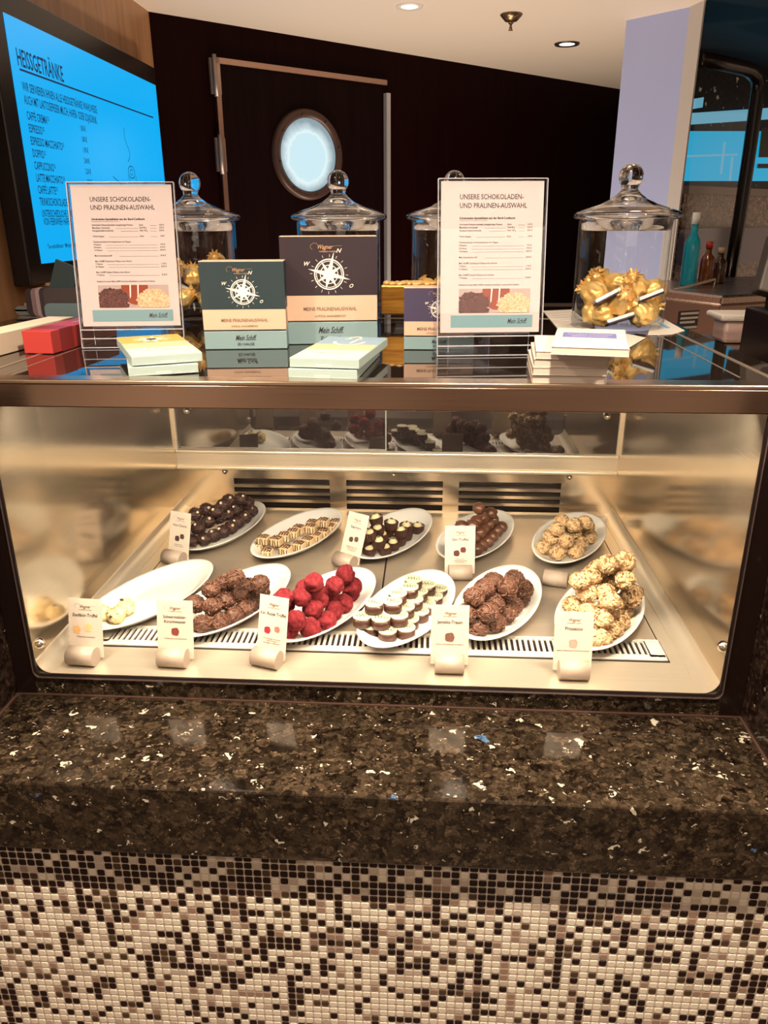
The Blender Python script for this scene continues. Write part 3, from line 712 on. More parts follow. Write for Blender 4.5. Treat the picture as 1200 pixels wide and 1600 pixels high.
# round pralines with printed tops (Q4)
rq, hq = .0160, .0185
b = MB().lathe([(0, 0), (rq*.96, 0), (rq, .0015), (rq, hq-.0025), (0, hq-.0025)], 32)
c0 = b.build('printed_praline', choc('round_dark_chocolate', (.035, .012, .006), (.055, .02, .011), .28, coat=.3))
b = MB().lathe([(0, hq-.0024), (rq*1.01, hq-.0024), (rq*1.01, hq-.0004), (rq*.97, hq), (0, hq)], 32); t1 = b.build('white_top', OPL, c0)
b = MB(); M_ = T(0, 0, hq+.0002)
for k, ch in enumerate('WAG'): b.text(ch, .0150, -.0125+k*.0078, -.0055, 'LEFT', .25, .8, M_)
for yy in (.0078, -.0078): b.poly([(-.008, yy, 0), (.008, yy, 0), (.008, yy+.0007, 0), (-.008, yy+.0007, 0)], M_)
t2 = b.build('top_print', PRN, t1)
Q4 = [px([(150, 808), (255, 835), (357, 805), (385, 770), (430, 728), (470, 688), (512, 645), (548, 592)], 540, 760, 3.75),
      px([(130, 755), (200, 757), (300, 738), (350, 700), (397, 655), (438, 605), (465, 580)], 540, 760, 3.75),
      px([(180, 672), (270, 658), (315, 617), (365, 580), (390, 548)], 540, 760, 3.75)]
items = [(lv, onz(a, b_, PLZ+.0045+hq*(lv+1)+.001*lv)) for lv, L in enumerate(Q4) for a, b_ in L]
def relax2(items, dmin, it=40):
    for _ in range(it):
        for i in range(len(items)):
            for j in range(i):
                if items[i][0] != items[j][0]: continue
                d = items[i][1]-items[j][1]; d.z = 0; l = d.length
                if 1e-6 < l < dmin: k = d*((dmin-l)/l*.5); items[i][1].xy += k.xy; items[j][1].xy -= k.xy
relax2(items, rq*2.03)
lb = place_labels(items, lambda p: p.y)
for i, (lv, p) in enumerate(items):
    o = c0 if i == 0 else copy_tree(c0)
    o.location = (p.x, p.y, PLZ+.0046+(hq+.0006)*lv); o.rotation_euler = (0, 0, random.uniform(-.35, .2))
    tag(o, 'round praline with printed top, '+lb[i], 'praline', 'round printed pralines on the fourth front plate')
# chocolate cups with cream tops (P3)
rc, hc = .0150, .0185
b = MB(); n = 44; rg = []
for r_, z_, rip in ((.78, 0, .03), (.92, .006, .03), (1.0, hc*.8, .035), (1.04, hc, .04), (.93, hc-.0015, 0), (0, hc-.001, 0)):
    if r_ == 0: rg.append([b.b.verts.new((0, 0, z_))])
    else: rg.append([b.b.verts.new((rc*(r_+rip*(1 if i % 2 else -1))*math.cos(2*PI*i/n), rc*(r_+rip*(1 if i % 2 else -1))*math.sin(2*PI*i/n), z_)) for i in range(n)])
b.b.faces.new(rg[0][::-1])
for a, c in zip(rg, rg[1:]):
    for i in range(n):
        j = (i+1) % n
        b.b.faces.new((a[i], a[j], c[0]) if len(c) == 1 else (a[i], a[j], c[j], c[i]))
c1 = b.build('chocolate_cup', CUP)
t1 = MB().lathe([(rc*.66, hc-.0015), (rc*.62, hc+.0012), (rc*.45, hc+.0042), (rc*.2, hc+.0058), (0, hc+.006)], 24).build('cream_top', CRT, c1)
bb = MB(); bb.ball(.0032, 2, T(0, 0, hc+.0068) @ Matrix.Diagonal((1.3, .8, .55, 1))); t2 = bb.build('pistachio', GRN, t1)
P3 = [px([(165, 740), (420, 715), (540, 642), (645, 570), (745, 490), (925, 388)], 560, 780, 10), px([(155, 600), (280, 595), (385, 535), (475, 478), (620, 462), (740, 395)], 560, 780, 10),
      px([(190, 515), (293, 450), (505, 362)], 560, 780, 10), px([(295, 300)], 560, 780, 10)]
items = [(lv, onz(a, b_, PLZ+.0045+hc*(lv+1)*.92+.004)) for lv, L in enumerate(P3) for a, b_ in L]
relax2(items, rc*2.05)
lb = place_labels(items, lambda p: p.y)
for i, (lv, p) in enumerate(items):
    o = c1 if i == 0 else copy_tree(c1)
    o.location = (p.x, p.y, PLZ+.0046+(hc+.004)*lv*.86); o.rotation_euler = (random.uniform(-.1, .1)*lv, random.uniform(-.1, .1)*lv, random.uniform(0, 6))
    tag(o, 'chocolate cup with cream dome, '+lb[i], 'praline', 'chocolate cups behind the Espresso card')
# cream squares with dark stripes (P2)
sq = .0245; hs = .0165
c2 = MB().box(-sq/2, sq/2, -sq/2, sq/2, 0, hs, .003, seg=3).build('striped_square', mat('cream_chocolate', (.66, .46, .25), .4, nscale=60, ncol=(.76, .57, .34), coat=.1))
bb = MB()
for k in range(4):
    xx = -sq*.36+sq*.24*k; j_ = .0012*math.sin(k*2.3)
    bb.tube([(xx, -sq/2-.0004, .002), (xx+j_, -sq/2-.0004, hs-.003), (xx, -sq/2+.003, hs+.0003), (xx+j_, 0, hs+.0003), (xx-j_, sq/2-.003, hs+.0003), (xx, sq/2+.0003, hs-.003), (xx, sq/2+.0003, .003)], .0010, 5)
bb.build('chocolate_stripe', CUP, c2)
bb = MB(); rr = random.Random(5)
for k in range(7):
    a = rr.uniform(0, 6); bb.box(-.0018, .0018, -.0009, .0009, 0, .0014, M=T(rr.uniform(-.008, .008), rr.uniform(-.008, .008), hs+.0004) @ Rm(a, 'Z'))
bb.build('nut_sprinkles', mat('sprinkle_brown', (.14, .04, .02), .5), c2)
P2 = [px([(228, 418), (345, 398), (430, 372), (485, 345), (535, 318), (578, 292), (618, 262), (655, 232)], 360, 760, 4),
      px([(175, 375), (300, 352)], 360, 760, 4),
      px([(208, 335), (292, 342), (352, 312), (398, 292), (440, 275), (480, 262), (518, 245), (560, 232)], 360, 760, 4)]
items = []
for lv, L in enumerate(P2):
    for a, b_ in L: ll = 1 if lv == 2 else 0; items.append((ll, onz(a, b_, PLZ+.0045+hs*(ll+.5))))
relax2(items, sq*1.06)
lb = place_labels(items, lambda p: p.y)
for i, (lv, p) in enumerate(items):
    o = c2 if i == 0 else copy_tree(c2)
    o.location = (p.x, p.y, PLZ+.0046+(hs+.0008)*lv); o.rotation_euler = (0, 0, math.radians(-12)+random.uniform(-.15, .15))
    tag(o, 'cream square with dark stripes, '+lb[i], 'praline', 'striped praline squares on the second back plate')

# ================================================================ NAME CARDS IN CERAMIC HOLDERS
def holder_body(b, wd=.046, r=.0155):
    # horizontal roll with flat foot, slot side cut behind
    pts = []
    for k in range(21):
        a = math.radians(150)+math.radians(225)*k/20*1.0
        pts.append((r*math.cos(a)*1.0, r+r*math.sin(a)*.98-.0))
    pts = [(math.cos(math.radians(a))*r, r*.92+math.sin(math.radians(a))*r) for a in range(40, 249, 8)]
    pts = [(x_, max(0, z_)) for x_, z_ in pts]+[(r*.5, 0), (r*1.45, .002), (r*1.0, r*1.15)]
    b.prism(pts, wd, Matrix(((0, 0, 1, -wd/2), (1, 0, 0, 0), (0, 1, 0, 0), (0, 0, 0, 1))), smooth=True)
    return b
PIC = {'e': [((.64, .35, .13), -.30, 0, .16), ((.72, .42, .17), .10, .08, .16)], 's': [((.16, .03, .02), 0, 0, .17)], 'k': [((.25, .01, .03), -.18, -.03, .15), ((.30, .12, .09), .17, .04, .13)],
       'j': [((.14, .06, .04), 0, 0, .2)], 'p': [((.55, .25, .2), 0, 0, .18)], 'd': [((.03, .012, .012), -.1, -.05, .15), ((.04, .015, .012), .14, .06, .14)], 'c': [((.04, .02, .012), -.12, 0, .14), ((.06, .03, .02), .14, .05, .14)], 'g': [((.07, .015, .012), -.13, -.06, .16), ((.10, .02, .015), .13, .08, .15)]}
CARDS = [  # base px (x,y of the holder's foot centre), yaw, lean, card w,h, lines, pic, caption, label
 (126, 1043, -4, 11, .058, .098, ['Eierlikör-Trüffel'], 'e', ['Trüffelpraline mit Eierlikör'], 'name card reading Eierlikör-Trüffel, at the far left of the front row'),
 (268, 1046, -2, 11, .060, .098, ['Schwarzwälder-', 'Kirschwasser'], 's', ['Trüffelpraline mit Kirschwasser'], 'name card reading Schwarzwälder-Kirschwasser, in front of brown truffles'),
 (415, 1046, -17, 14, .052, .104, ['Kir- Royal Trüffel'], 'k', ['im Champagner-Rosé mit', 'echten Früchten', 'überzogene Trüffelpraline'], 'name card reading Kir- Royal Trüffel, leaning in front of red truffles'),
 (702, 1056, 0, 10, .060, .099, ['Jamaika-Traum'], 'j', ['Vollmilch mit Jamaika-Rum verfeinert'], 'name card reading Jamaika-Traum, in front of dark shaggy truffles'),
 (897, 1066, 0, 11, .060, .096, ['Prosecco'], 'p', ['weiße Trüffelpraline mit Prosecco-Creme'], 'name card reading Prosecco, at the far right of the front row'),
 (270, 885, -20, 14, .052, .100, ['Hot-Choco'], 'd', ['Zartbitterpraline', 'mit feiner Chilinote'], 'name card reading Hot-Choco, beside the back left plate'),
 (538, 890, -32, 22, .052, .104, ['Espresso'], 'c', ['Kräftige Espressocreme', 'in dunkler Schokolade', 'mit Kaffeebohne'], 'name card reading Espresso, tilted beside the chocolate cups'),
 (719, 909, 3, 10, .060, .098, ['Gin-Trüffel'], 'g', ['Trüffel mit Gin', 'in Zartbitterschokolade', 'und Wacholder'], 'name card reading Gin-Trüffel, in front of the smooth milk chocolate balls')]
hold0 = None
for (bx, by, yaw, lean, cw, chh, lines, pic, cap, lab) in CARDS:
    zb = FZ+(.0038 if by < 1000 else .0002)
    p = onz(bx, by, zb)+Vector((0, .012, 0))
    cs = 'in front of the' if by > 1000 else 'on the deck behind the'
    nmz = lines[0].rstrip('-')
    root = thing('card_holder', 'beige ceramic roll holding the %s card' % nmz, 'card holder', p, (0, 0, math.radians(yaw)), 'ceramic card holders')
    if hold0 is None: hold0 = holder_body(MB()).build('ceramic_roll', CREAMC, root).data
    else: link('ceramic_roll', hold0, root)
    croot = thing('name_card', 'small beige '+lab, 'name card', p, (0, 0, math.radians(yaw)), 'praline name cards')
    Mc = T(0, .0125, .006) @ Rm(-math.radians(lean), 'X') @ UP
    b = MB(); b.box(-cw/2, cw/2, 0, chh, -.0006, 0, M=Mc); b.build('card', PAPER, croot)
    b = MB(); Mt = Mc @ T(0, 0, .0004)
    signature(b, 0, chh*.84, .0072, Mt, 'Wagner', .02); b.mi = 0
    b.text('PATISSERIE CONFISERIE', .0022, 0, chh*.80, 'CENTER', 0, 1.0, Mt)
    b.build('printed_logo', INKB, croot)
    b = MB(); ts = .0078 if len(lines) == 1 else .0072
    for k, t_ in enumerate(lines): b.text(t_, ts, 0, chh*.69-k*.0080, 'CENTER', 0, .85 if len(t_) > 12 else .95, Mt)
    for k, t_ in enumerate(cap): b.text(t_, .0030, 0, chh*(.33 if len(cap) == 1 else .40)-k*.0035-(.010 if len(cap) > 1 else 0), 'CENTER', 0, 1, Mt)
    b.build('printed_name', INK, croot)
    for (colr, ox, oy, rr_) in PIC[pic]:
        b = MB(); nn_ = 22; R_ = rr_*.040
        b.poly([(ox*.05+R_*(1+.08*math.sin(k*5))*math.cos(2*PI*k/nn_), chh*.46+oy*.05+R_*(1+.08*math.sin(k*5))*math.sin(2*PI*k/nn_), 0) for k in range(nn_)], Mt)
        cc = tuple(c_*1.6+.01 for c_ in colr)
        b.build('printed_praline_picture', mat('pic_%s_%.2f' % (pic, ox), colr, .6, nscale=500, ncol=cc), croot)
# the empty roll lying near the crumb heap
p = onz(869, 919, FZ+.0038)+Vector((0, .012, 0))
o = thing('card_holder', 'beige ceramic roll without a card, lying left of the tall crumb heap', 'card holder', p, (0, 0, math.radians(-18)), 'ceramic card holders'); link('ceramic_roll', hold0, o)

# ================================================================ THINGS ON TOP OF THE CASE
TOPZ = TZ+.0008
# menu sheets in acrylic stands
MENU = [('Individuelle Pralinenschachteln, handgefertigte Pralinen', 'Stück', '2,50 €'), ('Manufaktur Schokolade', 'Tafel 80 g', '6,90 €'), ('Handgeschöpfte Schokolade', 'Tafel 100 g', '8,90 €'), None,
        ('Pralinè Happen', 'Stück', '1,90 €'), None, ('Pralinenschachtel mit Kompositionen von Wagner', '', None), ('4 Pralinen', '', '9,90 €'), ('8 Pralinen', '', '19,90 €'), ('16 Pralinen', '', '34,90 €'), None,
        ('Mein Schokoladenschiff', '', '24,90 €'), None, ('Mein Schiff® Taschenbuch Pralinen ohne Alkohol', '', None), ('7 Pralinen', '', '11,90 €'), ('21 Pralinen', '', '24,90 €'), None,
        ('Mein Schiff® Pralinen-Wellness ohne Alkohol', '', None), ('17 Pralinen', '', '27,90 €')]
def menu_stand(pbl, pbr, ptop, ylean, label, slabel):
    L_ = onz(*pbl, TOPZ); R_ = onz(*pbr, TOPZ); c = (L_+R_)/2; wd = (R_-L_).length; yaw = math.atan2(R_.y-L_.y, R_.x-L_.x)
    yaw = max(-.12, min(.12, yaw))
    zt = ony(ptop[0], ptop[1], c.y+ylean).z-TOPZ; lean = math.atan2(ylean, zt); H = math.hypot(ylean, zt)
    root = thing('acrylic_menu_stand', label, 'menu stand', (c.x, c.y, TOPZ), (0, 0, yaw), 'acrylic menu stands')
    Mp = Rm(-lean, 'X') @ UP; w2 = wd/2
    b = MB(); b.box(-w2, w2, 0, H, .001, .003, .0006, Mp).box(-w2, w2, .03, H, -.005, -.003, .0006, Mp)
    b.box(-w2, -w2+.003, .03, H, -.003, .001, 0, Mp).box(w2-.003, w2, .03, H, -.003, .001, 0, Mp)
    b.build('panel', ACRYL, root)
    b = MB(); b.box(-w2, w2, -.001, .058, 0, .003, .0008).box(-w2, w2, -.002, .001, .003, .0165, .0006).box(-w2+.018, w2-.018, .012, .014, .003, .034, .0005)
    b.build('foot', ACRYL, root)
    b = MB()   # bright polished edges of the acrylic
    e_ = .0005
    for x_ in (-w2, w2): b.box(x_-e_, x_+e_, 0, H, -.005, .003, 0, Mp)
    b.box(-w2, w2, H-e_, H+e_, -.005, .003, 0, Mp).box(-w2, w2, .0295, .031, -.004, .0032, 0, Mp).box(-w2, w2, -.0028, -.0012, .0155, .0170).box(-w2, w2, -.0025, -.001, .0005, .002)
    for x_ in (-w2+.018, w2-.019): b.box(x_, x_+.001, .0115, .0122, .004, .033)
    b.box(-w2+.018, w2-.018, .0115, .0122, .0325, .0345)
    b.build('polished_edge', mat('acrylic_edge', (.42, .42, .46), .15, spec=.8), root)
    # sheet (rests in the pocket): its own thing
    sh = thing('menu_sheet', slabel, 'menu', (c.x, c.y, TOPZ), (0, 0, yaw), 'price sheets in the acrylic stands')
    sw = w2-.0045; s0, s1 = .036, H-.003; SH = s1-s0
    b = MB(); b.box(-sw, sw, s0, s1, -.0024, -.0012, 0, Mp); b.build('paper', SHEETP, sh)
    Mt = Mp @ T(0, s0, -.0010); x0 = -sw*.64
    b = MB(); k = SH/.215
    b.text('UNSERE SCHOKOLADEN-', .0100*k, x0, .190*k, 'LEFT', 0, .82, Mt); b.text('UND PRALINEN-AUSWAHL', .0100*k, x0, .178*k, 'LEFT', 0, .82, Mt)
    b.text('Schokoladen-Spezialitäten aus der Bord-Confiserie', .0047*k, x0, .1625*k, 'LEFT', 0, .86, Mt); b.text('Schokoladen-Spezialitäten aus der Bord-Confiserie', .0047*k, x0+.0002, .1625*k, 'LEFT', 0, .86, Mt)
    b.poly([(x0, .1602*k, 0), (x0+sw*.55, .1602*k, 0), (x0+sw*.55, .1606*k, 0), (x0, .1606*k, 0)], Mt)
    yy = .154*k; x1 = sw*.80
    for row in MENU:
        if row:
            b.text(row[0], .0037*k, x0, yy, 'LEFT', 0, .78, Mt)
            if row[1]: b.text(row[1], .0037*k, sw*.30, yy, 'LEFT', 0, .78, Mt)
            if row[2]:
                b.text(row[2], .0037*k, x1, yy, 'RIGHT', 0, .78, Mt)
                xa = x0+len(row[0])*.00168*k+.002
                for xs_, xe_ in (((xa, sw*.28), (sw*.52, x1-.012)) if row[1] else ((xa, x1-.012),)):
                    if xe_ > xs_: b.poly([(xs_, yy, 0), (xe_, yy, 0), (xe_, yy+.00035, 0), (xs_, yy+.00035, 0)], Mt)
        yy -= .0042*k
    b.text('Entdecken Sie weitere Mein Schiff® Schokoladen-Spezialitäten in unserer Bord-Confiserie.', .0036*k, x0, .0685*k, 'LEFT', 0, .70, Mt)
    b.build('printed_text', INK, sh)
    # printed photograph strip: three chocolates on a pale ground
    ya, yb = .0290*k, .0640*k; xa, xb = x0*.99, sw*.80
    ph = MB().poly([(xa, ya, .0001), (xb, ya, .0001), (xb, yb, .0001), (xa, yb, .0001)], Mt).build('printed_photo', mat('photo_ground', (.38, .29, .27), .5), sh)
    def blob(cx_, cy_, rx, ry, m_, z_, nm_, jag=.04, n_=60):
        P_ = []
        for q_ in range(n_):
            a = 2*PI*q_/n_; j = 1+jag*noise.noise(Vector((q_*1.3, cx_*99, 2)))*2
            P_.append((min(xb, max(xa, cx_+rx*j*math.cos(a))), min(yb, max(ya, cy_+ry*j*math.sin(a))), z_))
        MB().poly(P_, Mt).build(nm_, m_, ph)
    Hh = yb-ya; Wd = xb-xa
    blob(xa+Wd*.52, yb-Hh*.10, Wd*.19, Hh*.78, mat('photo_red_chocolate', (.24, .045, .02), .3), .0002, 'photo_middle_praline', 0)
    bq = MB()
    for ofs in (.45, .56): bq.poly([(xa+Wd*ofs, yb, .0003), (xa+Wd*(ofs+.02), yb, .0003), (xa+Wd*(ofs+.01), yb-Hh*.5, .0003), (xa+Wd*(ofs-.01), yb-Hh*.6, .0003)], Mt)
    bq.build('photo_icing', mat('photo_icing_white', (.75, .65, .6), .5), ph)
    blob(xa+Wd*.20, ya+Hh*.32, Wd*.23, Hh*.56, mat('photo_dark_truffle', (.012, .003, .003), .4, nscale=420, ncol=(.16, .045, .035)), .0004, 'photo_dark_truffle', .12)
    blob(xa+Wd*.78, ya+Hh*.30, Wd*.24, Hh*.52, mat('photo_cream_truffle', (.42, .26, .12), .5, nscale=300, ncol=(.66, .52, .34)), .0005, 'photo_cream_truffle', .10)
    xt0, xt1 = -sw*.79, sw*.86
    MB().poly([(xt0, .0075*k, .0001), (xt1, .0075*k, .0001), (xt1, .0255*k, .0001), (xt0, .0255*k, .0001)], Mt).build('printed_band', mat('teal_print', (.16, .29, .32), .5), sh)
    b = MB(); b.text('Mein Schiff.', .0105*k, sw*.74, .0130*k, 'RIGHT', .45, .62, Mt @ T(0, 0, .0003)); b.build('printed_script', INK, sh)
menu_stand((127, 546), (290, 541), (184, 285), .035, 'clear acrylic stand on the case top, left one in front of the screen', 'price sheet titled UNSERE SCHOKOLADEN, in the left stand')
menu_stand((683, 557), (845, 555), (775, 279), .030, 'clear acrylic stand on the case top, right one beside the booklets', 'price sheet titled UNSERE SCHOKOLADEN, in the right stand')

# standing praline boxes with compass print
def compass(b, cx_, cy_, R_, M):
    rot = math.radians(-14)
    def arc(r0, r1, a0, a1, n_=40):
        for q_ in range(n_):
            a = a0+(a1-a0)*q_/n_; a2 = a0+(a1-a0)*(q_+1)/n_
            b.poly([(cx_+r0*math.cos(a), cy_+r0*math.sin(a), 0), (cx_+r1*math.cos(a), cy_+r1*math.sin(a), 0), (cx_+r1*math.cos(a2), cy_+r1*math.sin(a2), 0), (cx_+r0*math.cos(a2), cy_+r0*math.sin(a2), 0)], M)
    arc(.90*R_, .98*R_, 0, 2*PI); arc(.80*R_, .84*R_, 0, 2*PI); arc(.55*R_, .60*R_, 0, 2*PI)
    for q_ in range(8):
        a = rot+q_*PI/4; L0 = (1.42 if q_ % 2 == 0 else .98)*R_; wd_ = (.17 if q_ % 2 == 0 else .15)*R_
        if q_ == 6: L0 = .95*R_
        d = Vector((math.cos(a), math.sin(a), 0)); nrm = Vector((-d.y, d.x, 0)); c_ = Vector((cx_, cy_, .0002 if q_ % 2 else .0004))
        b.poly([c_-nrm*wd_+d*wd_, c_+d*L0, c_+nrm*wd_+d*wd_, c_], M)
    for q_ in range(16):
        a = rot+(q_+.5)*PI/8; d = Vector((math.cos(a), math.sin(a), 0)); nrm = Vector((-d.y, d.x, 0))*.012*R_; c_ = Vector((cx_, cy_, 0))
        b.poly([c_+d*1.08*R_-nrm, c_+d*1.25*R_-nrm, c_+d*1.25*R_+nrm, c_+d*1.08*R_+nrm], M)
def praline_box(pbl, pbr, ptop, dark, name_sz, sub, label, depth=.045, wfix=None, yawf=None, cover='dark cover'):
    L_ = onz(*pbl, TOPZ); R_ = onz(*pbr, TOPZ); wd = wfix or (R_-L_).length; yaw = yawf if yawf is not None else math.atan2(R_.y-L_.y, R_.x-L_.x)
    H = ony(ptop[0], ptop[1], L_.y).z-TOPZ
    root = thing('praline_box', label, 'chocolate box', L_, (0, 0, yaw), 'upright boxes of pralines on the case top')
    split = H*.215; band = H*.46
    bl = mat('box_lightblue', (.19, .29, .31), .5); cr = mat('box_cream', (.58, .40, .29), .5)
    b = MB(); b.box(0, wd, 0, depth, 0, split-.001, .0008); b.build('tray', bl, root)
    b = MB(); b.box(.0015, wd-.0015, .0015, depth-.0015, split-.0015, split+.002); b.build('liner', BLACKM, root)
    b = MB(); b.box(0, wd, 0, depth, split+.001, H, .0008); lid = b.build('lid', cr, root)
    b = MB(); b.box(-.0002, wd+.0002, -.0003, depth, band, H-.0012); b.build('lid_band', dark, lid)
    Mt = T(0, -.0006, 0) @ UP
    b = MB(); b.text('MEINE PRALINENAUSWAHL', name_sz, wd/2, split+(band-split)*.42, 'CENTER', 0, .86, Mt); b.text(sub, name_sz*.55, wd/2, split+(band-split)*.17, 'CENTER', 0, .9, Mt)
    b.build('lid_text', INKB, lid)
    b = MB(); signature(b, wd*.46, H*.885, H*.055, Mt, 'Wagner', .02); b.text('PATISSERIE CONFISERIE', H*.017, wd*.5, H*.855, 'CENTER', 0, 1, Mt); b.build('lid_logo', GOLDI, lid)
    b = MB(); R_c = (H-band)*.27; cx_, cy_ = wd*.5, band+(H-band)*.36
    if R_c: compass(b, cx_, cy_, R_c, Mt)
    b.text('N', R_c*.36, cx_+R_c*.62, cy_+R_c*1.35, 'CENTER', .4, 1.1, Mt); b.text('W', R_c*.36, cx_-R_c*1.50, cy_+R_c*.55, 'CENTER', .4, 1, Mt); b.text('O', R_c*.34, cx_+R_c*1.40, cy_-R_c*.85, 'CENTER', .4, 1, Mt)
    b.build('lid_compass', WHITEI, lid)
    b = MB(); b.text('Mein Schiff.', split*.40, wd/2, split*.48, 'CENTER', .45, .62, Mt); b.text('ZU HAUSE', split*.2, wd/2, split*.2, 'CENTER', 0, 1, Mt); b.build('tray_script', INK, root)
    return root
praline_box((321, 546), (449, 544.5), (307, 408), mat('box_teal', (.014, .030, .038), .5), .0072, '8 STÜCK, HANDGEFERTIGT', 'upright praline box with dark teal lid and compass, left of the larger box')
praline_box((444, 538), (590, 536), (420, 369), mat('box_aubergine', (.020, .010, .017), .5), .0085, '16 STÜCK, HANDGEFERTIGT', 'largest upright praline box, aubergine lid with compass, in the middle', depth=.05)
praline_box((631, 546), (700, 546), (628, 449), mat('box_violet', (.045, .035, .080), .5), .0068, '4 STÜCK, HANDGEFERTIGT', 'small upright praline box with violet lid, half hidden by the right stand', wfix=.115, yawf=0, depth=.045)

# flat praline boxes in two stacks
def flat_box(cx_, cy_, z, yaw, wd, dp, th, cols, label, grp, motif, upper):
    root = thing('flat_praline_box', label, 'chocolate box', (cx_, cy_, z), (0, 0, yaw), grp)
    MB().box(-wd/2, wd/2, -dp/2, dp/2, 0, th, .0008).build('carton', mat('carton_mint', (.36, .46, .44), .5), root)
    MB().box(-.011, .011, -dp/2-.0012, -dp/2+.001, .0005, .0045, .0004).box(-wd/2+.006, wd/2-.006, -dp/2-.0005, -dp/2, .0009, .0019).build('tuck_flap', mat('carton_flap', (.44, .52, .50), .5), root)
    if upper:
        fr = [0, .36, .62, 1.0]
        names = ['mint_strip', 'cream_strip', 'picture_strip']
        for k in range(3):
            MB().box(-wd/2+.0006, wd/2-.0006, -dp/2+dp*fr[k]+.0003, -dp/2+dp*fr[k+1], th, th+.0003).build(names[k], cols[k], root)
        b = MB(); zz = th+.0006
        if motif == 'sun':
            for q_ in range(9):
                a = q_*2*PI/9; d = Vector((math.cos(a), math.sin(a), 0)); nrm = Vector((-d.y, d.x, 0)); c_ = Vector((0, dp*.28, zz)); l_ = .028
                b.poly([c_-nrm*.005, c_+d*l_-nrm*.002, c_+d*l_*1.1, c_+d*l_+nrm*.002, c_+nrm*.005])
        else:
            b.box(-.002, .002, dp*.17, dp*.40, zz-.0002, zz, M=Rm(-.1, 'Z')); b.box(-.014, .014, dp*.36, dp*.375, zz-.0002, zz)
            for q_ in range(14):
                a = PI+q_*PI/14; a2 = PI+(q_+1)*PI/14
                b.poly([(.020*math.cos(a), dp*.24+.03*math.sin(a), zz), (.025*math.cos(a), dp*.24+.036*math.sin(a), zz), (.025*math.cos(a2), dp*.24+.036*math.sin(a2), zz), (.020*math.cos(a2), dp*.24+.03*math.sin(a2), zz)])
            for q_ in range(12):
                a = q_*PI/6; a2 = (q_+1)*PI/6
                b.poly([(.007*math.cos(a), dp*.43+.012*math.sin(a), zz), (.010*math.cos(a), dp*.43+.017*math.sin(a), zz), (.010*math.cos(a2), dp*.43+.017*math.sin(a2), zz), (.007*math.cos(a2), dp*.43+.012*math.sin(a2), zz)])
        b.build('lid_motif', mat('motif_cream', (.80, .70, .60), .5), root)
        b = MB(); b.text('Mein Schiff Pralinen', .0075, 0, -dp/2+dp*.22, 'CENTER', .3, .7, T(0, 0, zz)); b.build('lid_script', mat('script_teal', (.20, .30, .32), .5), root)
    return root
MNT = mat('lid_mint', (.36, .48, .46), .5); SAND = mat('lid_sand', (.58, .40, .25), .5); ORNG = mat('lid_orange', (.58, .30, .06), .5); SKY = mat('lid_skyblue', (.20, .31, .40), .5)
th = .0128
flat_box(-.322, .128, TOPZ, math.radians(22), .0945, .205, th, None, 'mint flat praline box at the bottom of the left stack', 'flat boxes in two stacks', '', False)
flat_box(-.3256, .1319, TOPZ+th+.0012, math.radians(27), .0965, .205, th, (MNT, SAND, ORNG), 'flat praline box with orange and mint lid, on top of the left stack', 'flat boxes in two stacks', 'sun', True)
flat_box(-.050, .112, TOPZ, math.radians(-5), .095, .200, th, None, 'mint flat praline box at the bottom of the middle stack', 'flat boxes in two stacks', '', False)
flat_box(-.0431, .1167, TOPZ+th+.0012, math.radians(-7.5), .0965, .205, th, (MNT, SAND, SKY), 'flat praline box with blue anchor lid, on top of the middle stack', 'flat boxes in two stacks', 'anchor', True)
# booklets
WBK = mat('booklet_white', (.62, .54, .46), .5); PGS = mat('booklet_pages', (.58, .49, .42), .6)
z = TOPZ
for k in range(5):
    t_ = .0105; top_ = k == 4
    lab = ['white booklet lying lowest in the stack beside the right menu stand', 'white booklet second from the bottom of the booklet stack', 'white booklet in the middle of the booklet stack', 'white booklet directly under the blue-titled one', 'white booklet with a blue title band on top of the stack'][k]
    cx_, cy_, yw = [(.272, .068, -4), (.272, .066, -4), (.274, .066, -5), (.277, .064, -6), (.2999, .0448, -11)][k]
    root = thing('booklet', lab, 'booklet', (cx_, cy_, z), (0, 0, math.radians(yw)), 'stack of white booklets')
    wd = .0945; dp = .150 if not top_ else .180
    MB().box(-wd/2, wd/2, -dp/2, dp/2, 0, .0009, .0003).box(-wd/2, wd/2, -dp/2, dp/2, t_-.0013, t_-.0004, .0003).box(wd/2-.0008, wd/2, -dp/2, dp/2, 0, t_-.0004).build('cover', WBK, root)
    MB().box(-wd/2+.0008, wd/2-.001, -dp/2+.0008, dp/2-.001, .0009, t_-.0013).build('pages', PGS, root)
    if top_:
        MB().box(-.037, .034, -.002, .044, t_-.0004, t_-.0001).build('title_band', mat('title_blue', (.12, .13, .33), .5), root)
        b = MB(); b.text('PRALINEN & SCHOKOLADE', .0050, -.001, .025, 'CENTER', 0, .95, T(0, 0, t_+.0001)); b.text('FEINSTE AUSWAHL', .0060, -.001, .008, 'CENTER', 0, .95, T(0, 0, t_+.0001)); b.build('title_text', WHITEI, root)
    z += t_
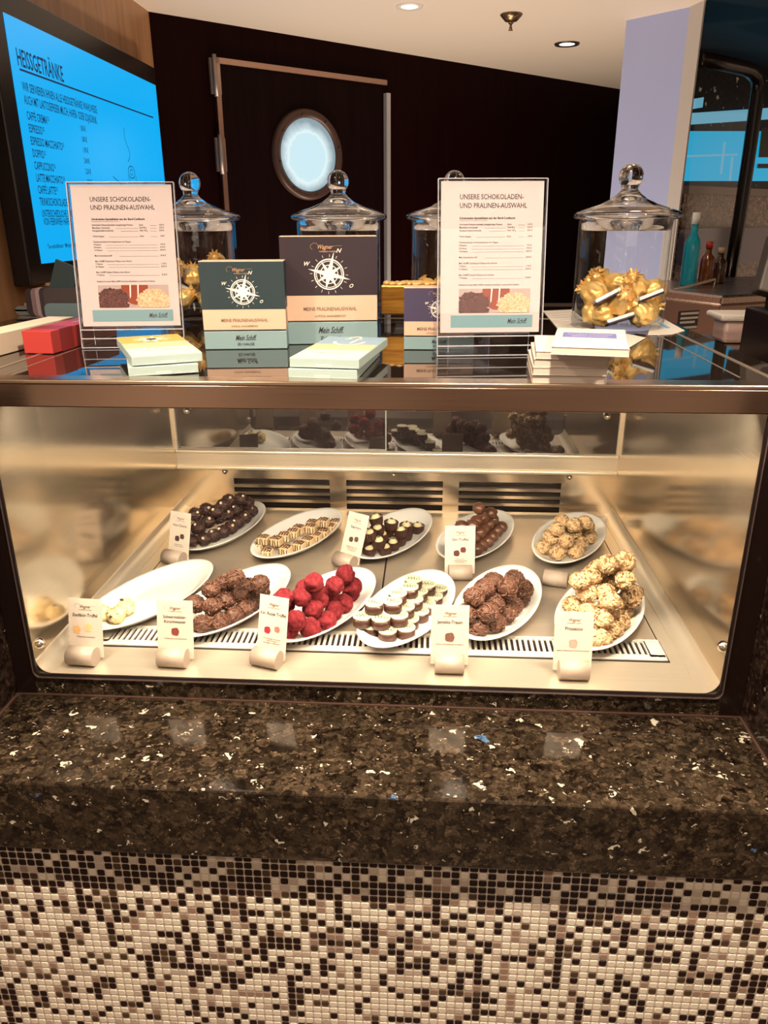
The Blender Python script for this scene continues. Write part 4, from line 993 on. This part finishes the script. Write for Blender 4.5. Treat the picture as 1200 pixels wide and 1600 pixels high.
# loose papers
def paper(pts, z, label, m_, nm='leaflet'):
    P_ = [onz(a, b_, z) for a, b_ in pts]; c = sum(P_, Vector())/len(P_); b = MB()
    q = [(p_-c) for p_ in P_]; ar = sum(q[i].x*q[(i+1) % len(q)].y-q[(i+1) % len(q)].x*q[i].y for i in range(len(q)))
    if ar < 0: q = q[::-1]
    b.prism([(v.x, v.y) for v in q], .0006); o = b.build(nm, m_, None, (c.x, c.y, z)); tag(o, label, 'leaflet'); return o
PW2 = mat('leaflet_white', (.60, .56, .50), .5)
o = paper([(848, 486), (893, 484), (930, 512), (878, 522)], TOPZ, 'white leaflet on the case top, left of the right-hand glass jar', PW2)
b = MB()
for k in range(6):
    a = onz(856+k*6, 490+k*3.4, TOPZ+.0009)-o.location; c_ = onz(892+k*5, 487+k*3.4, TOPZ+.0009)-o.location; b.poly([a, c_, c_+Vector((0, .004, 0)), a+Vector((0, .004, 0))])
b.build('printed_lines', mat('grey_print', (.45, .40, .36), .6), o)
o = paper([(1012, 524), (1020, 496), (1040, 500), (1070, 517), (1050, 523)], TOPZ, 'white leaflet with a blue stripe, right of the right-hand glass jar', PW2)
b = MB(); P_ = [onz(a, c_, TOPZ+.0009)-o.location for a, c_ in ((1027, 505), (1032, 504), (1048, 512), (1041, 513))]; b.poly(P_[::-1]); b.build('blue_stripe', mat('stripe_blue', (.10, .35, .55), .5), o)
paper([(1009, 528), (975, 548), (960, 530), (980, 522)], TOPZ, 'small blank white card under the blue-titled booklet', PW2, 'paper_card')

# glass jars
def jar(loc, label, fill):
    root = thing('glass_jar', label, 'glass jar', loc, (0, 0, 0), 'lidded glass jars on the case top')
    R_, Hh = .0890, .199
    prof = [(0, 0), (R_-.012, 0), (R_-.003, .003), (R_, .012), (R_, Hh-.004), (R_-.001, Hh), (R_-.0045, Hh), (R_-.0055, Hh-.004), (R_-.0055, .018), (R_-.012, .013), (0, .012)]
    MB().lathe(prof, 64).build('jar_body', JARP, root)
    z0_ = Hh+.0012
    # lid: ring seat, brim, bell dome (hollow) and solid ball knob
    prof = [(.0815, z0_-.020), (.0835, z0_-.018), (.0845, z0_-.001), (.096, z0_), (.1005, z0_+.004), (.1005, z0_+.009), (.095, z0_+.013), (.078, z0_+.019), (.055, z0_+.026), (.034, z0_+.035), (.021, z0_+.045), (.0155, z0_+.051), (.0150, z0_+.0535), (.0165, z0_+.0575)]
    kc = z0_+.0745; kr = .0225
    for k in range(11):
        a = math.radians(-48+k*13.8); prof.append((kr*math.cos(a), kc+kr*math.sin(a)))
    prof.append((0, kc+kr))
    inner = [(0, z0_+.036), (.012, z0_+.034), (.028, z0_+.028), (.052, z0_+.019), (.078, z0_+.011), (.080, z0_+.004), (.0790, z0_-.019)]
    MB().lathe(prof+inner, 64, closed=True).build('jar_lid', GLASS, root)
    return root
GF = mat('gold_foil', (.95, .56, .15), .36, metal=.5, nscale=90, ncol=(1.0, .74, .32), bump=.6, bscale=140)
GW = mat('white_wrap', (.80, .78, .76), .3, bump=.3, bscale=80); DW = mat('dark_wrap', (.03, .02, .04), .3, bump=.3, bscale=80); RW = mat('red_wrap', (.45, .03, .03), .35)
def foil_mesh(seed, flare):
    rnd = random.Random(seed); b = MB(); off = Vector((seed, seed*2, 0))
    def disp(v):
        n_ = v.normalized(); a = math.atan2(n_.y, n_.x); pl = math.sin(a*9+seed)*.06*(1-abs(n_.z))
        k = 1.05+pl+.18*noise.noise(n_*2.6+off)+.06*noise.noise(n_*7+off)
        q = n_*.0175*k
        if n_.z > .45: q.z += .010*(n_.z-.45)/.55*flare; q.x *= 1-.5*(n_.z-.45); q.y *= 1-.5*(n_.z-.45)
        return q
    b.ball(.017, 4, disp=disp)
    # crumpled flared tail of the wrapper
    n_ = 26; rgs = []
    for j in range(4):
        rr_ = [.005, .007, .010, .012][j]; zz = [.016, .020, .024, .026][j]
        rgs.append([b.b.verts.new((rr_*(1+.35*math.sin(i*2.4+j)*(j > 0))*math.cos(2*PI*i/n_), rr_*(1+.35*math.sin(i*2.4+j)*(j > 0))*math.sin(2*PI*i/n_), zz+.003*math.sin(i*1.9+j+seed))) for i in range(n_)])
    for a, c in zip(rgs, rgs[1:]):
        for i in range(n_): b.b.faces.new((a[i], a[(i+1) % n_], c[(i+1) % n_], c[i]))
    me = bpy.data.meshes.new('foil_candy'); b.b.to_mesh(me); b.b.free(); me.materials.append(GF)
    return me
FM = [foil_mesh(s, 1.0) for s in range(1, 6)]
def candy(kind, p, rot, label, grp, s=1.0):
    if kind == 'gold': o = link('gold_candy', FM[random.randrange(5)], None, p, rot); o.scale = (s, s, s)
    else:
        b = MB(); b.box(-.026, .026, -.012, .012, -.005, .005, .002); o = b.build('wrapped_chocolate_bar', GW, None, p, rot)
        MB().box(-.0262, .0262, -.0122, .0122, -.0052, .0005, .002).build('dark_sleeve', DW if kind == 'dark' else RW, o)
    tag(o, label, 'candy', grp); return o
JR = onz(966, 512, TOPZ); J1 = onz(311, 500, TOPZ); J2 = onz(533, 498, TOPZ); J3 = onz(703, 496, TOPZ)
JR = Vector((JR.x, .575, TOPZ)); J1 = Vector((-.429, .72, TOPZ)); J2 = Vector((-.112, .70, TOPZ)); J3 = Vector((.128, .745, TOPZ))
jar(JR, 'lidded glass jar with gold-wrapped candies, at the right beside the booklets', 1)
jar(J1, 'lidded glass jar with gold candies, behind the left menu stand', 1)
jar(J2, 'lidded glass jar behind the large upright praline box', 1)
jar(J3, 'lidded glass jar mostly hidden behind the right menu stand', 1)
# right jar, placed where each candy shows
RJ = [('gold', 913, 462, -.048, .045, 'big gold candy at the upper left inside the right jar'), ('gold', 914, 489, -.05, .02, 'gold candy at the lower left inside the right jar'), ('gold', 938, 503, -.045, .02, 'gold candy at the bottom centre-left inside the right jar'),
      ('gold', 968, 474, -.05, .05, 'twisted gold candy in the middle of the right jar'), ('gold', 992, 448, -.02, .07, 'gold candy topmost in the right jar'), ('gold', 1008, 487, -.04, .04, 'large gold candy at the right inside the right jar'),
      ('gold', 1001, 509, -.055, .02, 'gold candy at the bottom right inside the right jar'), ('gold', 1024, 455, -.0, .05, 'gold candy against the right wall of the right jar'), ('gold', 962, 446, .03, .06, 'gold candy at the back of the right jar'), ('gold', 935, 437, .045, .06, 'gold candy far back on the left in the right jar')]
for kind, a, b_, dy, _, lab in RJ:
    p = ony(a, b_, JR.y+dy)
    v = Vector((p.x-JR.x, p.y-JR.y)); 
    if v.length > .064: v = v*(.064/v.length)
    p.x, p.y = JR.x+v.x, JR.y+v.y; p.z = max(p.z, TOPZ+.030)
    candy(kind, p, (random.uniform(-1.4, 1.4), random.uniform(-1.4, 1.4), random.uniform(0, 6)), lab, 'candies in the right glass jar', 1.3)
for a, b_, dy, rz, ry, lab in ((948, 464, -.068, .2, -.45, 'dark and white wrapped chocolate bar in the middle of the right jar'), (1014, 463, -.062, .35, -.3, 'dark and white wrapped bar at the right side of the right jar'), (968, 499, -.068, .1, -.3, 'dark and white wrapped bar low down in the right jar')):
    p = ony(a, b_, JR.y+dy); p.z = max(p.z, TOPZ+.022); candy('dark', p, (-.30, ry, rz), lab, 'candies in the right glass jar')
p_, k_ = J1, 0
for dx, dy, dz, lab in ((-.045, -.04, .035, 'lowest gold candy at the left inside the left jar'), (-.02, -.055, .045, 'gold candy low in the front of the left jar'), (.045, .0, .115, 'gold candy topmost at the right in the left jar'), (-.04, -.045, .098, 'gold candy high at the left in the left jar'), (.03, -.04, .04, 'gold candy low at the right in the left jar'), (.035, .01, .078, 'gold candy under the topmost one in the left jar'), (0, .03, .05, 'gold candy at the back of the left jar'), (-.005, -.02, .085, 'gold candy in the middle of the left jar')):
    candy('gold', J1+Vector((dx, dy, dz)), (random.uniform(-1, 1), random.uniform(-1, 1), random.uniform(0, 6)), lab, 'candies in the left glass jar', 1.1)
candy('red', J1+Vector((-.035, -.04, .066)), (.9, .5, .6), 'red and white wrapped bar in the left jar', 'candies in the left glass jar')
for k, (dx, dz) in enumerate(((.055, .03), (.06, .066), (-.03, .03))):
    candy('gold', J2+Vector((dx*.98, -.02, dz)), (random.uniform(-1, 1), random.uniform(-1, 1), k), ['gold candy at the bottom right inside the middle jar', 'upper gold candy at the right inside the middle jar', 'gold candy hidden low inside the middle jar'][k], 'candies in the middle glass jar')
for k, (dx, dy, dz) in enumerate(((-.045, -.03, .03), (0, -.05, .03), (-.02, -.01, .062), (.03, .0, .05), (-.05, .0, .06))):
    candy('gold', J3+Vector((dx, dy, dz)), (random.uniform(-1, 1), random.uniform(-1, 1), k), ['gold candy low on the left in the jar behind the right stand', 'gold candy low at the front in the jar behind the right stand', 'gold candy on top in the jar behind the right stand', 'gold candy on the right in the jar behind the right stand', 'gold candy leaning on the left wall in the jar behind the right stand'][k], 'candies in the jar behind the right stand')
# gold tin on a clear block
g0 = Vector((-.018, .585, TOPZ))
o = thing('gold_candy_dish', 'square clear dish filled with gold foil, between the large box and the violet box', 'dish', g0)
MB().box(0, .115, 0, .055, 0, .020, .004).build('clear_base', JARP, o)
GT = mat('gold_ribbed', (.80, .42, .08), .3, metal=1, nscale=14, ncol=(.45, .18, .03), stretch=(.6, .6, 12))
MB().box(.001, .114, .001, .054, .0205, .078, .003).build('gold_wall', GT, o)
b = MB(); rr = random.Random(3)
for k in range(26): b.ball(.009, 2, T(rr.uniform(.01, .105), rr.uniform(.008, .047), .080) @ Matrix.Diagonal((1, 1, .55, 1)), lambda v: v*(1+.4*noise.noise(v*260)))
b.build('gold_foil_filling', GF, o)

# white and red cartons at the left edge
def bar_box(p0, p1, wdt, hgt, m_, label, nm, roll=0):
    p0, p1 = Vector(p0), Vector(p1); L0 = (p1-p0).length; yaw = math.atan2(p1.y-p0.y, p1.x-p0.x)
    root = thing(nm, label, 'carton', p0, (0, 0, yaw))
    Mx = T(0, 0, 0) @ Rm(roll, 'X')
    MB().box(0, L0, -wdt/2, wdt/2, 0, hgt, .001, Mx).build('carton_body', m_, root); return root, L0
a = onz(0, 562, TOPZ); 
WCT = mat('carton_cream', (.70, .60, .46), .5)
ro, L0 = bar_box((-.640, .02, TOPZ), (-.606, .42, TOPZ), .050, .034, WCT, 'long cream carton lying at the left edge behind the red one', 'long_carton')
ro2, L2 = bar_box((-.548, .205, TOPZ), (-.531, .43, TOPZ), .050, .036, mat('carton_red', (.38, .035, .03), .4), 'red carton lying beside the left menu stand', 'red_carton')
MB().box(L2*.12, L2*.30, -.0253, .0253, -.0002, .0363).build('dark_band', mat('carton_darkred', (.22, .02, .02), .4), ro2)
b = MB(); b.text('PRALINEN', .011, L2*.5, -.006, 'LEFT', 0, .8, T(0, 0, .0364)); b.build('carton_text', WHITEI, ro2)

# ================================================================ SCREEN ON THE LEFT WALL
XS = -.885
tl = onx(4, 28, XS); tr = onx(242, 127, XS); bl = onx(66, 412, XS)
y0, y1 = (tl.y+bl.y)/2, tr.y; zt, zb = (tl.z+tr.z)/2, bl.z
tv = thing('menu_screen', 'large wall-mounted screen showing the blue Heissgetränke drinks menu', 'screen', (XS, y0, zb))
bz = .045
MB().box(-.045, .0, -bz-.02, (y1-y0)+.014, -.05, (zt-zb)+.055, .004).build('screen_casing', mat('screen_black', (.010, .005, .005), .25), tv)
MB().box(.0, .001, 0, y1-y0, 0, zt-zb).build('display', mat('display_blue', (0, .02, .05), .25, emis=(.004, .40, .86), estr=1.0), tv)
MS = Matrix(((0, 0, 1, .0018), (1, 0, 0, 0), (0, 1, 0, 0), (0, 0, 0, 1)))
Hs, Ws = zt-zb, y1-y0
INKS = mat('screen_ink', (0, .01, .03), .5, emis=(.0, .02, .07), estr=1)
b = MB()
b.text('HEISSGETRÄNKE', .052, .030, Hs-.099, 'LEFT', 0, .62, MS)
b.poly([(.036, Hs-.093-.016, 0), (Ws-.06, Hs-.093-.016, 0), (Ws-.06, Hs-.0885-.016, 0), (.036, Hs-.0885-.016, 0)], MS)
b.text('WIR SERVIEREN IHNEN ALLE HEISSGETRÄNKE WAHLWEISE', .027, .036, Hs-.150, 'LEFT', 0, .60, MS)
b.text('AUCH MIT LAKTOSEFREIER MILCH, HAFER- ODER SOJADRINK.', .027, .036, Hs-.178, 'LEFT', 0, .56, MS)
rows = ['CAFFÈ CREMA¹²', 'ESPRESSO¹²', 'ESPRESSO MACCHIATO¹²', 'DOPPIO¹²', 'CAPPUCCINO¹²', 'LATTE MACCHIATO¹²', 'CAFFÈ LATTE¹²', 'TRINKSCHOKOLADE']
prs = ['1,80 €', '1,80 €', '1,90 €', '2,40 €', '2,30 €', '2,70 €', '2,90 €']
for k, t_ in enumerate(rows):
    b.text(t_, .026, .037, Hs-.211-k*.0272, 'LEFT', 0, .62, MS)
    if k < 7: b.text(prs[k], .019, .332, Hs-.206-k*.0272, 'LEFT', 0, .72, MS)
b.text('UNTERSCHIEDLICHE SORTEN', .024, .038, Hs-.428, 'LEFT', 0, .62, MS); b.text('VON FERNWEH HAFEN', .024, .041, Hs-.447, 'LEFT', 0, .62, MS)
b.text('Tee entkoffeiniert  ¹Milchprodukt', .015, .043, Hs-.503, 'LEFT', 0, .8, MS)
# coffee cup line drawing with steam
def line(P, wd_):
    for a, c in zip(P, P[1:]):
        a = Vector((*a, 0)); c = Vector((*c, 0)); d = (c-a).normalized(); n_ = Vector((-d.y, d.x, 0))*wd_/2; b.poly([a-n_, c-n_, c+n_, a+n_], MS)
cx_, cy_ = Ws*.68, Hs*.455
line([(cx_+.028*math.cos(t*PI/8), cy_+.018*math.sin(t*PI/8)) for t in range(17)], .0025)
line([(cx_+.013*math.cos(t*PI/5), cy_+.008*math.sin(t*PI/5)) for t in range(10)], .002)
line([(cx_-.02+.03*math.sin(t*.7)*(1-t/9), cy_+.03+t*.012) for t in range(9)], .0022)
line([(cx_-.03+t*.004, cy_-.01-.012*t) for t in range(6)], .0025); line([(cx_+.035-t*.003, cy_-.01-.012*t) for t in range(6)], .0025)
line([(cx_-.16+t*.02, cy_-.02-.006*t) for t in range(7)], .0022); line([(cx_+.07+t*.02, cy_-.06+.035*math.sin(t*.6)) for t in range(6)], .0022)
b.build('screen_text', INKS, tv)

# leaflet rack and wood shelf below the screen
YR = .62
q0 = ony(20, 505, YR)
o = thing('wood_shelf', 'light wooden shelf below the drinks screen at the left', 'shelf', (-.88, .98, 1.465))
MB().box(-.05, .22, -.04, .30, -.008, .0, .002).box(-.05, .18, -.08, .26, -.06, -.045, .002).box(-.05, .12, .0, .28, -.045, -.008).build('boards', mat('shelf_wood', (.36, .19, .09), .4, nscale=5, ncol=(.44, .26, .13), stretch=(5, .6, 5)), o)
cols = [('grey', (.10, .11, .11)), ('black', (.02, .012, .014)), ('mauve', (.16, .10, .11)), ('pale mauve', (.26, .19, .20)), ('near-black', (.025, .015, .018)), ('dark grey', (.04, .03, .032)), ('slate blue', (.10, .15, .165))]
def rr2(x0, x1, z0_, z1_, r, n=6): return rrect(x0, x1, z0_, z1_, r, n)
for k, (nm_, cl) in enumerate(cols):
    px0 = [22, 37, 46, 53, 59, 66, 68][k]; pyt = [478, 451, 450, 449, 449, 450, 474][k]
    yy = .74-k*.016
    p = ony(px0, pyt, yy); zb_ = TOPZ
    b = MB(); pts = rrect(0, .105, 0, p.z-zb_, .012)
    b.prism([(x_, z_) for x_, z_ in pts], .006, Matrix(((1, 0, 0, 0), (0, 0, 1, 0), (0, 1, 0, 0), (0, 0, 0, 1))))
    bmesh.ops.recalc_face_normals(b.b, faces=b.b.faces)
    o = b.build('leaflet_wallet', mat('wallet_'+nm_.replace(' ', '_'), cl, .5), None, (p.x, yy, zb_)); tag(o, '%s rounded card wallet standing in the row left of the menu stand' % nm_, 'card wallet', 'card wallets in a row')
pa = ony(88, 449, .80)
o = MB().box(-.028, .028, -.004, .004, 0, .095, .001).build('teal_leaflet', mat('teal_paper', (.035, .06, .065), .5), None, (pa.x, .80, TOPZ+.001), (0, math.radians(22), 0)); tag(o, 'dark teal leaflet tilted behind the card wallets under the screen', 'leaflet')
bpy.data.objects[o.name].location.z += .02
tag(MB().box(-.93, .575, .965, 1.17, .0, TZ-.012, .003).box(-.93, .575, .962, 1.0, TZ-.012, TZ-.006, .002).build('rear_counter', [mat('rear_counter_dark', (.03, .016, .012), .3)]), 'dark staff counter running behind the case top', 'counter')

# ================================================================ RIGHT BACKGROUND: bar station
o = thing('steel_bar_counter', 'steel bar counter with a label plate, behind the right jar', 'counter', (1.0, 1.30, 0))
BS = steel('bar_steel', (.42, .31, .24), .3, (1, 50, 50))
AB = math.radians(28)
MB().box(-.13, 1.3, .0, .5, 0, 1.385, .004, Rm(AB, 'Z')).build('cabinet', BS, o)
MB().box(-.15, 1.3, -.02, .5, 1.385, 1.412, .006, Rm(AB, 'Z')).build('worktop', steel('bar_top_steel', (.60, .47, .38), .25, (1, 50, 50)), o)
def lc(px_, py_):
    p_ = onv(px_, py_, (1.0, 1.30, 0), AB); return (p_-Vector((1.0, 1.30, 0))).dot(Vector((math.cos(AB), math.sin(AB), 0))), p_.z
(ax_, az_), (bx_, bz_) = lc(1056, 516), lc(1091, 484)
MB().box(ax_, bx_, -.005, 0, az_, bz_, .001, Rm(AB, 'Z')).build('label_plate', mat('plate_black', (.03, .02, .018), .35), o)
b = MB(); Ml = Rm(AB, 'Z') @ T(0, -.0065, 0) @ UP; hh = bz_-az_
for fz in (.12, .40, .62, .86): b.box(ax_+.004, bx_-.004-.01*(fz == .40), az_+hh*fz-.003, az_+hh*fz+.003, 0, .0005, 0, Ml)
b.build('plate_lines', mat('plate_line', (.45, .38, .32), .5), o)
# lower shelf with container and small glass
sp = ony(1115, 532, .80)
o = thing('steel_side_shelf', 'low steel side shelf carrying a lidded tub, right of the case', 'shelf', (sp.x, .78, 0))
MB().box(-.085, .19, -.09, .14, sp.z-.02, sp.z-.002, .002).box(-.085, .19, .10, .14, 0, sp.z-.02).build('shelf_frame', steel('shelf_steel', (.5, .38, .3), .3), o)
zt_ = sp.z-.0015
o = thing('food_tub', 'pink plastic tub with a white lid on the low shelf at the right', 'tub', (ony(1148, 530, .80).x, .80, zt_))
MB().box(-.040, .044, -.04, .04, 0, .050, .008).build('tub_body', mat('tub_pink', (.55, .38, .33), .4), o)
MB().box(-.055, .058, -.052, .052, .050, .064, .005).build('tub_lid', mat('tub_lid_white', (.80, .72, .64), .4), o)
o = thing('small_glass', 'small glass beside the lidded tub at the far right', 'glass', (ony(1190, 548, .76).x, .745, zt_))
MB().lathe([(0, 0), (.016, 0), (.019, .045), (.017, .045), (.014, .004), (0, .004)], 24).build('glass_body', GLASS, o)
MB().cyl(.013, .0155, .005, .02, 20).build('drink', mat('amber_liquid', (.6, .4, .15), .2), o)
# POS terminal
pp = ony(1175, 500, .55)
o = thing('till_display', 'dark grey till display tilted at the far right, above the case corner', 'till', (pp.x+.03, .56, TOPZ+.04))
MB().box(-.035, .10, -.02, .015, .02, .135, .004, Rm(math.radians(14), 'Y') @ Rm(math.radians(-18), 'X')).build('display_back', mat('till_grey', (.060, .048, .040), .45), o)
MB().box(-.05, .14, -.35, .02, -.75, -.005, .004, T(.03, .04, 0)).box(.0, .06, -.01, .02, -.006, .05, .004).build('till_stand', mat('till_black', (.010, .005, .005), .4), o)
# bottles
BTL = mat('turquoise_glass', (.02, .42, .55), .05, trans=.3, ior=1.4); CAPW = mat('cap_white', (.8, .78, .76), .4); AMB = mat('amber_bottle', (.22, .06, .015), .08, trans=.4)
def bottle(px_, pyb, yy, H, R_, m_, capm, label):
    p = ony(px_, pyb, yy); o = thing('bottle', label, 'bottle', (p.x, yy, 1.4125), group='bottles on the bar counter')
    MB().lathe([(0, 0), (R_*.95, 0), (R_, .004), (R_, H*.55), (R_*.9, H*.62), (R_*.45, H*.72), (R_*.42, H*.86), (0, H*.86)], 28).build('bottle_body', m_, o)
    MB().cyl(R_*.50, R_*.48, H*.84, H, 20).build('bottle_cap', capm, o)
bottle(1072, 462, 1.55, .215, .024, BTL, CAPW, 'turquoise bottle with a white cap behind the right jar')
bottle(1098, 462, 1.62, .13, .022, AMB, mat('cap_red', (.5, .04, .03), .4), 'amber bottle with a red cap, right of the turquoise bottle')
bottle(1118, 458, 1.66, .11, .022, mat('dark_bottle', (.05, .02, .012), .1), mat('cap_tan', (.5, .35, .22), .4), 'short dark bottle at the right end of the bottle row')
b = MB(); q1 = ony(1048, 455, 1.42); q2 = ony(1117, 436, 1.50); q3 = ony(1116, 462, 1.50)
b.tube([(q1.x, q1.y, 1.405), q1, q2, (q2.x, q2.y, 1.405)], .004, 8)
tag(b.build('bottle_rail', mat('rail_tan', (.50, .40, .32), .3, metal=.6)), 'thin steel guard rail in front of the bottles', 'rail')
# glass guard with dark rounded frame in front of the granite wall
gd = thing('glass_guard', 'tall glass guard with a rounded dark frame, right of the pillar', 'glass guard', (0, 0, 1.40))
P0 = Vector((.99, 2.12, 0))
pts = [onv(a, c_, P0, AR)-Vector((0, 0, 1.40)) for a, c_ in ((1094, 92), (1130, 99), (1160, 106), (1172, 110), (1181, 119), (1185, 132), (1183, 150), (1172, 230), (1155, 345), (1133, 478))]
MB().tube(pts, .026, 8).build('guard_frame', mat('guard_black', (.018, .010, .008), .25), gd)
poly = [onv(a, c_, P0, AR)-Vector((0, 0, 1.40)) for a, c_ in ((1060, 478), (1133, 478), (1155, 345), (1172, 230), (1183, 150), (1178, 118), (1160, 106), (1094, 92))]
MB().poly(poly).build('guard_glass', PANE, gd)
# counter run and appliance behind the guard
qa = onv(1060, 290, (1.1, 2.42, 0), AR); 
o = thing('granite_back_counter', 'brown speckled granite counter behind the glass guard', 'counter', (1.14, 2.44, 0), (0, 0, AR))
MB().box(-.08, 1.2, 0, .2, 0, qa.z-.03).build('cabinet', granite('bronze_granite', (.05, .028, .018), (.20, .12, .08), (.8, .65, .5), .3, flake=.6), o)
MB().box(-.08, 1.2, -.02, .2, qa.z-.03, qa.z).build('ledge', mat('ledge_beige', (.45, .36, .30), .3), o)
qa = onv(1085, 357, (1.02, 2.19, 0), AR)
o = thing('grey_appliance_hood', 'rounded lavender-grey appliance hood behind the turquoise bottle', 'appliance', (qa.x, qa.y, 0), (0, 0, AR))
pts = rrect(0, .75, 1.43, qa.z, .04)
MB().prism([(x_, z_) for x_, z_ in pts], .065, UP @ T(0, 0, -.065)).build('hood', mat('appliance_grey', (.30, .27, .34), .35, metal=.3), o)
MB().cyl(.012, .012, 0, .02, 16, UP @ T(.10, 1.42, 0)).build('knob', BLACKM, o)
